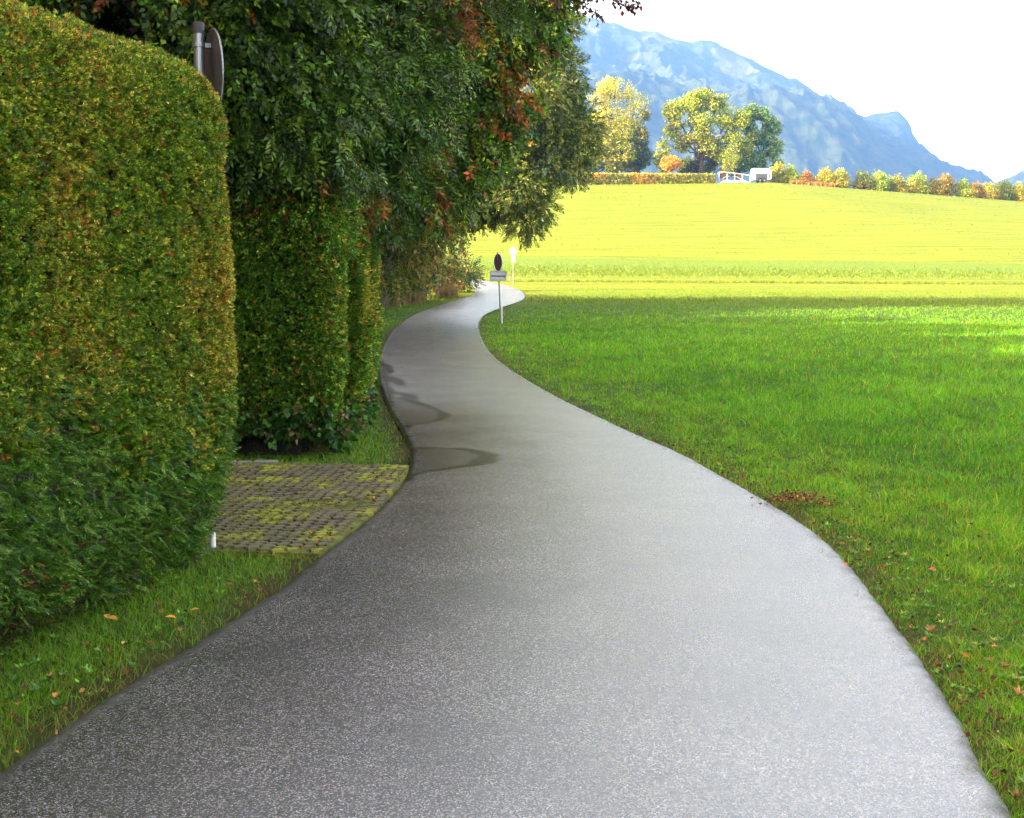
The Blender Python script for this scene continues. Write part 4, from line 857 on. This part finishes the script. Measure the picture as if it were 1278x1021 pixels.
# ================================================================== SIGNS, FENCE, TRAILER
def vnorm(v): v = np.array(v, float); return v/np.linalg.norm(v)
def disc(mb, c, n, r, t=.004, seg=40, m=0):
    n = vnorm(n); e1 = vnorm(np.cross((0,0,1), n)); e2 = np.cross(n, e1)
    mb.prism([(r*math.cos(2*math.pi*i/seg), r*math.sin(2*math.pi*i/seg)) for i in range(seg)], c, e1, e2, n, t, m)
def ringtube(mb, c, n, r, rt, seg=48, m=0):
    n = vnorm(n); e1 = vnorm(np.cross((0,0,1), n)); e2 = np.cross(n, e1)
    pts = [np.array(c)+r*(e1*math.cos(2*math.pi*i/seg)+e2*math.sin(2*math.pi*i/seg)) for i in range(seg+1)]
    mb.tube(pts, rt, 6, m)
def signs():
    # A: tall galvanised post behind the near hedge, plate seen almost edge on
    Y = 8.9; top = pix(247.5, 28, Y); x, y, z = top
    root = empty('sign_post', (x, y, 0)); tag(root, 'galvanised post rising behind the near hedge with a round plate seen edge on', 'road sign')
    MB().tube([(0,0,-.1),(0,0,z-.06)], .036, 20).build('post', M_galv, root, smooth=False)
    cp = MB().tube([(0,0,z-.075),(0,0,z-.005),(0,0,z)], [.039,.039,.034], 20).build('cap', M_black, root)
    n = vnorm((.90, .43, 0)); c = n*.085+np.array([0,0,pix(263, 92, Y)[2]])
    m = MB(); disc(m, c, n, .298, .003); pl = m.build('plate', M_signback, root)
    m = MB(); ringtube(m, c+n*.004, n, .3, .0065); m.build('rim', M_galv, pl)
    m = MB(); disc(m, c+n*.0045, n, .285, .002); m.build('front_face', M_white, pl)
    for dz in (.19, -.2):
        m = MB(); zz = c[2]+dz; m.tube([(0,0,zz-.015),(0,0,zz+.015)], .043, 20); m.box((n[0]*.055, n[1]*.055, zz), (.05,.03,.03), rz=math.atan2(n[1], n[0]))
        m.tube([(-n[1]*.05-n[0]*.0, n[0]*.05, zz),(n[1]*.05, -n[0]*.05, zz)], .006, 8)
        m.build('clamp', M_galv, root)
    # B: leaning post with dark disc and text plate
    b = at(625.3, 403); Yb = b[1]; top = pix(621.3, 314.5, Yb); s = Yb/F
    root = empty('sign_post', (b[0], b[1], 0)); tag(root, 'leaning post with dark round plate above a lettered white plate, inside the bend', 'road sign')
    O = np.array([b[0], b[1], 0.]); T = top-O
    MB().tube([(0,0,-.1), T], .028, 12).build('post', M_galv, root)
    c = pix(621.6, 327.5, Yb-.05)-O; n = vnorm((.86, .46, 0)); c = c
    m = MB(); disc(m, c, n, .32, .004); pl = m.build('plate', plain('dark_sign_back', (.022,.014,.02), .6, var=.2), root)
    m = MB(); ringtube(m, c+n*.002, n, .325, .011); m.build('rim', M_white, pl)
    m = MB(); disc(m, c+n*.006, n, .30, .002); m.build('front_face', M_white, pl)
    m = MB().tube([c+n*.0+np.array([0,0,.1]), c*[0,0,1]+T*[1,1,0]*.9+np.array([0,0,.1])], .012, 6); m.build('clamp', M_galv, root)
    cp = pix(621.8, 344.3, Yb-.045)-O; w, h = 20.5*s, 12.2*s
    out = []; rr = .03
    for sx, sy, a0 in ((1,1,0),(-1,1,90),(-1,-1,180),(1,-1,270)):
        for k in range(5): a = R(a0+k*22.5); out.append((sx*(w/2-rr)+rr*math.cos(a), sy*(h/2-rr)+rr*math.sin(a)))
    m = MB(); m.prism(out, cp, (1,0,0), (0,0,1), (0,1,0), .006); tp = m.build('text_plate', plain('plate_white', (.5,.52,.54), .5, var=.05), root)
    m = MB(); 
    for (x0, z0, x1, z1) in ((-w/2+.03,h/2-.03,w/2-.03,h/2-.03),(-w/2+.03,-h/2+.03,w/2-.03,-h/2+.03),(-w/2+.03,-h/2+.03,-w/2+.03,h/2-.03),(w/2-.03,-h/2+.03,w/2-.03,h/2-.03)):
        m.box((cp[0]+(x0+x1)/2, cp[1]-.002, cp[2]+(z0+z1)/2), (abs(x1-x0)+.012, .003, abs(z1-z0)+.012))
    m.build('border', M_black, tp)
    cu = bpy.data.curves.new('lettering', 'FONT'); cu.body = 'Rettungsweg'; cu.size = .105; cu.align_x = 'CENTER'; cu.align_y = 'CENTER'; cu.extrude = .002; cu.offset = .0022
    me_o = bpy.data.objects.new('lettering_src', cu); COL.objects.link(me_o); bpy.context.view_layer.update()
    me = bpy.data.meshes.new_from_object(me_o.evaluated_get(bpy.context.evaluated_depsgraph_get())); bpy.data.objects.remove(me_o)
    me.materials.clear(); me.materials.append(M_black)
    t = bpy.data.objects.new('lettering', me); link(t, tp); t.location = (cp[0], cp[1]-.003, cp[2]); t.rotation_euler = (R(90), 0, 0); 
    wd = max(v.co.x for v in me.vertices)-min(v.co.x for v in me.vertices); k = (w-.11)/wd; t.scale = (k, k*1.15, 1)
    # white stake beside it
    q = pix(626.6, 403, Yb-.1); zq = pix(626, 381, Yb-.1)[2]
    o = MB().tube([(0,0,-.1),(-.01,0,zq-.02),(-.01,0,zq)], [.022,.022,.012], 10).build('marker_stake', M_white); o.location = (q[0], q[1], 0); tag(o, 'short white stake standing against the foot of the leaning sign post', 'stake')
    # C: far round sign with second plate
    p = at(640.5, 354.5); Yc = p[1]; s = Yc/F; z0 = float(zt(*p)); O = np.array([p[0], p[1], z0]); tz = pix(640, 307, Yc)[2]-z0
    root = empty('sign_post', tuple(O)); tag(root, 'pale round sign with red ring above a small white plate, far side of the bend', 'road sign')
    MB().tube([(0,0,-.1),(.0,0,tz)], .03, 10).build('post', M_galv, root)
    c = pix(640.3, 313.5, Yc-.05)-O; m = MB(); disc(m, c, (0,-1,0), 5*s, .006); pl = m.build('plate', M_white, root)
    m = MB(); seg = 40; r1, r2 = 4.7*s, 3.7*s
    vs = [(c[0]+r*math.cos(2*math.pi*i/seg), c[1]-.009, c[2]+r*math.sin(2*math.pi*i/seg)) for r in (r1, r2) for i in range(seg)]
    m.add(vs, [(i, (i+1) % seg, seg+(i+1) % seg, seg+i) for i in range(seg)]); m.build('red_ring', plain('faded_red', (.55,.2,.25), .5), pl)
    m = MB(); m.box((c[0], c[1]-.009, c[2]+.03), (.17, .002, .05)); m.box((c[0]-.02, c[1]-.009, c[2]-.05), (.2,.002,.045)); m.build('symbol', plain('faded_symbol', (.4,.25,.32), .5), pl)
    c = pix(640.6, 323, Yc-.05)-O; MB().box(c, (5*s, .006, 8*s)).build('lower_plate', M_white, root)
    q = at(637, 354); o = MB().tube([(0,0,-.1),(.01,0,.65)], .03, 7).tube([(-.15,0,.58),(.5,0,.6)], .015, 6).build('wooden_stake', M_stake); o.location = (q[0], q[1], float(zt(*q))); tag(o, 'low brown wooden stake beside the pale round sign in the field', 'stake')
    # D: small dark disc sign above the sapling
    Yd = 92; O = pix(574.5, 340, Yd); O[2] = float(zt(O[0], O[1])); s = Yd/F
    root = empty('sign_post', tuple(O)); tag(root, 'small distant dark round sign rising above the sapling at the bend', 'road sign')
    c = pix(574.6, 312, Yd)-O; MB().tube([(0,.03,-.1),(0,.03,c[2]+.3)], .03, 10).build('post', M_galv, root)
    m = MB(); disc(m, c, (.75,-.66,0), 5.4*s, .006); m.build('plate', M_black, root)
    # white stub at the end of the near hedge
    p = at(266, 687); o = MB().tube([(0,0,-.1),(0,0,.10),(0,0,.115)], [.017,.017,.012], 14).build('stub_post', M_white); o.location = (p[0], p[1], 0)
    tag(o, 'short white stub post at the foot of the near hedge by the driveway', 'post')
def fence():
    A, Bp = at(476, 381.5), at(566, 369.5); root = empty('wire_fence', (A[0], A[1], float(zt(*A)))); tag(root, 'thin post and wire fence in front of the shrubs left of the bend', 'fence')
    O = np.array([A[0], A[1], float(zt(*A))]); d = Bp-A; n = 9; tops = []
    for i in range(n):
        p = A+d*i/(n-1); z = float(zt(*p)); q = np.array([p[0], p[1], z])-O; h = 1.25+rng.uniform(-.1,.15)
        l = rng.normal(0, .04, 2); MB().tube([q-[0,0,.1], q+[l[0],l[1],h]], [.045,.04], 8).build('post', M_stake if i % 3 else M_stone, root); tops.append(q+[l[0],l[1],0])
    m = MB()
    for hh in (.35,.7,1.05): m.tube([t+[0,0,hh] for t in tops], .006, 4)
    m.build('wire', M_galv, root)
def trailer():
    Y = 230.0; s = Y/F; a = pix(938, 229, Y); b = pix(961.5, 229, Y); w = b[0]-a[0]; zb = float(zt((a[0]+b[0])/2, Y)); H = 17*s; y0 = 0
    root = empty('horse_trailer', ((a[0]+b[0])/2, Y, zb)); tag(root, 'white horse trailer with grey lower side panel parked on the crest', 'trailer')
    D = 1.9
    prof = [(-w/2,.45),(w/2-.28,.45),(w/2,.75),(w/2,H-.55),(w/2-.35,H-.12),(w/2-.8,H),(-w/2+.12,H),(-w/2,H-.1)]
    m = MB(); m.prism(prof, (0,D/2,0), (1,0,0), (0,0,1), (0,-1,0), D); body = m.build('body', M_white, root)
    MB().box((-.12,-D/2-.012,.98), (w*.60,.02,1.02), bev=.008).build('side_panel', M_grey, body)
    MB().box((w/2-.42,-D/2-.012,H-.62), (.22,.02,.2)).build('window', M_black, body)
    MB().box((w/2-.42,-D/2-.012,1.05), (.2,.016,.9)).build('vent_strip', M_grey, body)
    for wx in (-.35,.42):
        wh = MB().tube([(wx,-D/2-.1,.32),(wx,-D/2+.1,.32)], .32, 20).build('wheel', M_dark, root)
        MB().tube([(wx,-D/2-.115,.32),(wx,-D/2-.09,.32)], .17, 14).build('rim', M_galv, wh)
        MB().tube([(wx,D/2+.1,.32),(wx,D/2-.1,.32)], .32, 20).build('wheel', M_dark, root)
        f = MB(); pts = [(wx+.42*math.cos(t), -D/2-.06, .34+.42*math.sin(t)) for t in np.linspace(.1, math.pi-.1, 9)]; f.tube(pts, .04, 6); f.build('mudguard', M_dark, root)
    MB().box((-w/2+.02,0,1.35), (.06,D*.9,1.7), bev=.01).build('rear_door', M_white, root)
    MB().tube([(w/2-.1,.5,.4),(w/2+1.1,0,.42)], .04, 6).tube([(w/2-.1,-.5,.4),(w/2+1.1,0,.42)], .04, 6).tube([(w/2+1.0,0,.42),(w/2+1.0,0,.0)], .035, 6).build('drawbar', M_galv, root)
    # railing with dark boards
    a = pix(897.5, 228, 231); b = pix(936, 229, 231); L0 = b[0]-a[0]; z = float(zt(a[0], 231)); root = empty('wooden_fence', (a[0], 231, z)); tag(root, 'white topped paddock railing with dark brown boards left of the trailer', 'fence')
    for i in range(5): MB().box((L0*i/4,0,.85-.05*i), (.14,.12,1.9-.1*i), bev=.02).build('post', M_rail, root)
    MB().tube([(-.3,0,1.6),(.3,0,2.0),(L0*.5,0,1.75),(L0,0,1.35)], .085, 8).build('top_rail', M_rail, root)
    MB().box((L0*.13,.09,1.25), (L0*.22,.05,.9)).build('boards', M_brown, root); MB().box((L0*.62,.09,1.15), (L0*.22,.05,.7)).build('boards', M_brown, root)
    MB().tube([(L0*.08,-.02,.7),(L0*.2,-.02,1.1),(L0*.32,-.02,1.25)], .05, 6).build('brace', M_rail, root); MB().tube([(L0*.5,-.02,1.2),(L0*.62,-.02,1.0),(L0*.72,-.02,.6)], .05, 6).build('brace', M_rail, root)
    # pale gravel bank at its foot
    nx, ny = 40, 10; vs = []; fs = []
    for i in range(nx+1):
        for j in range(ny+1):
            u, v = i/nx, j/ny; h = .75*(.5+.5*noise(u*5, v*2, 0, 3))*math.sin(math.pi*u)**.5*math.sin(math.pi*v)**.7
            vs.append((u*(L0-.4)+.1, -1.6+v*1.35, float(h)-.05))
    for i in range(nx):
        for j in range(ny): k = i*(ny+1)+j; fs.append((k, k+ny+1, k+ny+2, k+1))
    o = npmesh('gravel_heap', np.array(vs), fs, plain('pale_gravel', (.45,.42,.36), .9, var=.25, scale=4, bump=.5), smooth=True); o.location = (a[0], 231, z); tag(o, 'low pale gravel heap at the foot of the paddock railing', 'gravel heap')

# ================================================================== MOUNTAINS, SKY, HAZE, LIGHT
def mountain(name, ridge, foot, D0, Df, D1, Dr, Db, seed, px0, px1, rough=1.0, nu=900, nv=300):
    """height field over azimuth (given as picture columns of the view from the road) and distance"""
    us = np.linspace(px0, px1, nu); t = np.linspace(0, 1, nv)
    rx, ry = np.array(ridge, float).T; fx, fy = np.array(foot, float).T
    el_r = (HOR-np.interp(us, rx, ry))/F; el_f = (HOR-np.interp(us, fx, fy))/F
    U, T = np.meshgrid(us, t, indexing='ij')
    D = np.interp(T, [0, .35, .75, 1], [D0, Df, Dr, Db])
    az = (U-CX)/F; X = az*D; Y = D
    Hr = (EYE+el_r*Dr)[:, None]; Hf = (EYE+el_f*Df)[:, None]
    q = np.where(T < .35, sstep(0, 1, T/.35)*1.0*Hf, 0); s2 = np.clip((T-.35)/.4, 0, 1)
    mid = Hf+(Hr-Hf)*(s2**1.25); q = np.where((T >= .35)&(T < .75), mid, q); q = np.where(T >= .75, Hr*(1-((T-.75)/.25)**1.3), q)
    rid = 1-np.abs(2*fbm(X*.0040, Y*.0022, 0, seed, 5)-1); rid2 = 1-np.abs(2*fbm(X*.016, Y*.008, 0, seed+9, 4)-1)
    amp = 115*rough*np.sin(np.pi*np.clip(T*1.15, 0, 1))
    Z = q+amp*(rid-.72)+amp*.35*(rid2-.72)
    Z = Z+amp*.12*(fbm(X*.05, Y*.03, 0, seed+13, 3)-.5)
    # hold the skyline to the ridge but let it stay ragged
    k = np.exp(-((T-.75)/.05)**2); jag = 18*rough*(fbm(X*.02, Y*.0, 0, seed+3, 5)-.5)
    Z = Z*(1-k)+(q+jag)*k
    Z = np.maximum(Z, -20)
    V = np.stack([X, Y, Z-14], -1).reshape(-1, 3); idx = np.arange(nu*nv).reshape(nu, nv)
    Fq = np.stack([idx[:-1,:-1], idx[1:,:-1], idx[1:,1:], idx[:-1,1:]], -1).reshape(-1, 4)
    # rock shows near the ridge, pastures lower down
    gx = np.gradient(Z, axis=0)/(np.gradient(X, axis=0)+1e-6); 
    rock = sstep(.50, .74, T+.28*(fbm(X*.006, Y*.004, 0, seed+21, 4)-.5))*sstep(.42, .60, fbm(X*.011, Z*.016, 0, seed+22, 4)+.12*np.clip(np.abs(gx)-.3, 0, 1))
    past = sstep(.60, .66, fbm(X*.0045, Y*.0040, 0, seed+31, 4))*(1-sstep(.5, .62, T))
    m, nt, b, out = newmat(name+'_rock_and_forest')
    tc = N(nt, 'ShaderNodeTexCoord'); no = N(nt, 'ShaderNodeTexNoise', inp={'Scale': .03, 'Detail': 8.0, 'Roughness': .7}); L(nt, tc.outputs['Object'], no.inputs['Vector'])
    cr = N(nt, 'ShaderNodeValToRGB'); cr.color_ramp.elements[0].color = (.012,.03,.012,1); cr.color_ramp.elements[1].color = (.07,.085,.03,1); cr.color_ramp.elements[0].position=.35; cr.color_ramp.elements[1].position=.65
    L(nt, no.outputs[0], cr.inputs[0]); col = cr.outputs[0]
    for nm, c in (('pasture', (.09,.12,.045,1)), ('rock', (.10,.095,.09,1))):
        a = N(nt, 'ShaderNodeAttribute', attribute_name=nm); mx = N(nt, 'ShaderNodeMix', data_type='RGBA')
        n7 = N(nt, 'ShaderNodeTexNoise', inp={'Scale': .028 if nm == 'rock' else .018, 'Detail': 9.0, 'Roughness': .75}); mp7 = N(nt, 'ShaderNodeMapping'); mp7.inputs['Scale'].default_value = (1.6,.5,.6); L(nt, tc.outputs['Object'], mp7.inputs[0]); L(nt, mp7.outputs[0], n7.inputs['Vector'])
        ma = N(nt, 'ShaderNodeMath', operation='MULTIPLY_ADD', inp={1: .55}); L(nt, a.outputs['Fac'], ma.inputs[0]); L(nt, n7.outputs[0], ma.inputs[2])
        mr7 = N(nt, 'ShaderNodeMapRange', inp={1: .84, 2: .98}); L(nt, ma.outputs[0], mr7.inputs[0]); L(nt, mr7.outputs[0], mx.inputs[0]); L(nt, col, mx.inputs[6]); mx.inputs[7].default_value = c; col = mx.outputs[2]
    L(nt, col, b.inputs['Base Color']); b.inputs['Roughness'].default_value = .95; b.inputs['Specular IOR Level'].default_value = .1
    bp = N(nt, 'ShaderNodeBump', inp={'Strength': .7, 'Distance': 12.0}); L(nt, no.outputs[0], bp.inputs['Height']); L(nt, bp.outputs[0], b.inputs['Normal'])
    o = npmesh(name, V, Fq, m, smooth=True, extra={'rock': rock.ravel(), 'pasture': past.ravel()}); tag(o, kind='structure'); return o
def far():
    ridge = [(-400,60),(0,40),(300,20),(560,10),(700,22),(720,22),(745,27),(770,32),(795,40),(815,42),(840,52),(860,56),(872,52),(888,54),(903,60),(915,68),(930,74),(955,88),(975,97),(985,98),(1000,108),(1020,118),(1035,128),(1050,131),(1062,139),(1072,141),(1080,138),(1090,137),(1102,136),(1113,138),(1122,145),(1128,154),(1132,168),(1138,180),(1160,194),(1180,206),(1200,216),(1216,222),(1235,236),(1400,260)]
    foot = [(-400,120),(300,110),(700,95),(780,110),(850,120),(900,125),(960,122),(1000,128),(1060,150),(1110,178),(1150,195),(1190,212),(1215,226),(1235,240),(1400,262)]
    mountain('mountain', ridge, foot, 1500, 2500, 0, 3400, 4300, 3, -500, 1300)
    mountain('hills', [(1120,150),(1150,192),(1175,205),(1195,213),(1212,219),(1225,224),(1260,230),(1500,220)], [(1120,200),(1215,232),(1500,240)], 3000, 3500, 0, 4200, 4500, 8, 1110, 1320, .25, 160, 120)
    mountain('hills', [(1190,245),(1215,228),(1235,222),(1260,213),(1285,204),(1330,190),(1500,140),(1800,110)], [(1190,250),(1230,234),(1300,222),(1500,190),(1800,170)], 1800, 2300, 0, 2900, 3500, 12, 1180, 1900, .5, 260, 160)
    hz = MB().box((0, 100, 365), (9000, 8900, 800)).build('haze', bpy.data.materials.new('haze'))
    m = hz.data.materials[0]; m.use_nodes = True; nt = m.node_tree; nt.nodes.clear(); out = nt.nodes.new('ShaderNodeOutputMaterial'); v = nt.nodes.new('ShaderNodeVolumePrincipled')
    v.inputs['Color'].default_value = HAZE_COL; v.inputs['Density'].default_value = HAZE_D; v.inputs['Anisotropy'].default_value = .0
    nt.links.new(v.outputs[0], out.inputs['Volume']); tag(hz, 'pale blue haze over the valley', 'haze', kind='stuff')
HAZE_COL = (.105,.255,.62,1); HAZE_D = 3.0e-4
def light():
    w = bpy.data.worlds.new('World'); scn.world = w; w.use_nodes = True; nt = w.node_tree; bg = nt.nodes['Background']
    sk = nt.nodes.new('ShaderNodeTexSky'); sk.sky_type = 'NISHITA'; sk.sun_disc = False; sk.sun_elevation = R(SUN_EL); sk.sun_rotation = R(SUN_AZ); sk.air_density = 1.0; sk.dust_density = 2.0; sk.ozone_density = 1.0
    wb = nt.nodes.new('ShaderNodeMix'); wb.data_type = 'RGBA'; wb.blend_type = 'MULTIPLY'; wb.inputs[0].default_value = 1; wb.inputs[7].default_value = (1.60,1.03,.64,1); nt.links.new(sk.outputs[0], wb.inputs[6]); nt.links.new(wb.outputs[2], bg.inputs[0]); bg.inputs[1].default_value = .15
    l = bpy.data.lights.new('sun', 'SUN'); l.energy = 3.0; l.angle = R(.5); l.color = (1,.90,.72)
    o = bpy.data.objects.new('sun', l); COL.objects.link(o)
    a, e = R(SUN_AZ), R(SUN_EL); d = np.array([math.sin(a)*math.cos(e), math.cos(a)*math.cos(e), math.sin(e)])   # towards the sun
    from mathutils import Vector
    o.rotation_euler = Vector(-d).to_track_quat('-Z', 'Y').to_euler(); o.location = (-20, 0, 30)
def camera():
    c = bpy.data.cameras.new('camera'); c.sensor_width = 36; c.lens = F*36/1278; c.clip_start = .05; c.clip_end = 20000
    o = bpy.data.objects.new('camera', c); COL.objects.link(o); o.location = (0,0,EYE); o.rotation_euler = (R(90)-PITCH, 0, 0); scn.camera = o
    scn.view_settings.view_transform = 'Standard'; scn.view_settings.look = 'None'; scn.view_settings.gamma = 1; scn.view_settings.exposure = EXPO
    scn.render.engine = 'CYCLES'; cy = scn.cycles
    cy.max_bounces = 6; cy.diffuse_bounces = 3; cy.glossy_bounces = 2; cy.transmission_bounces = 4; cy.volume_bounces = 0; cy.transparent_max_bounces = 8; cy.sample_clamp_indirect = 6; cy.use_denoising = True
EXPO = 3.6
T0 = time.time()
for fn in (camera, light, ground, road_mesh, driveway, grass, weeds, litter, hedges, near_trees, far_trees, signs, fence, trailer, far):
    fn(); print(fn.__name__, round(time.time()-T0, 1), flush=True)
print('faces', sum(len(m.polygons) for m in bpy.data.meshes))
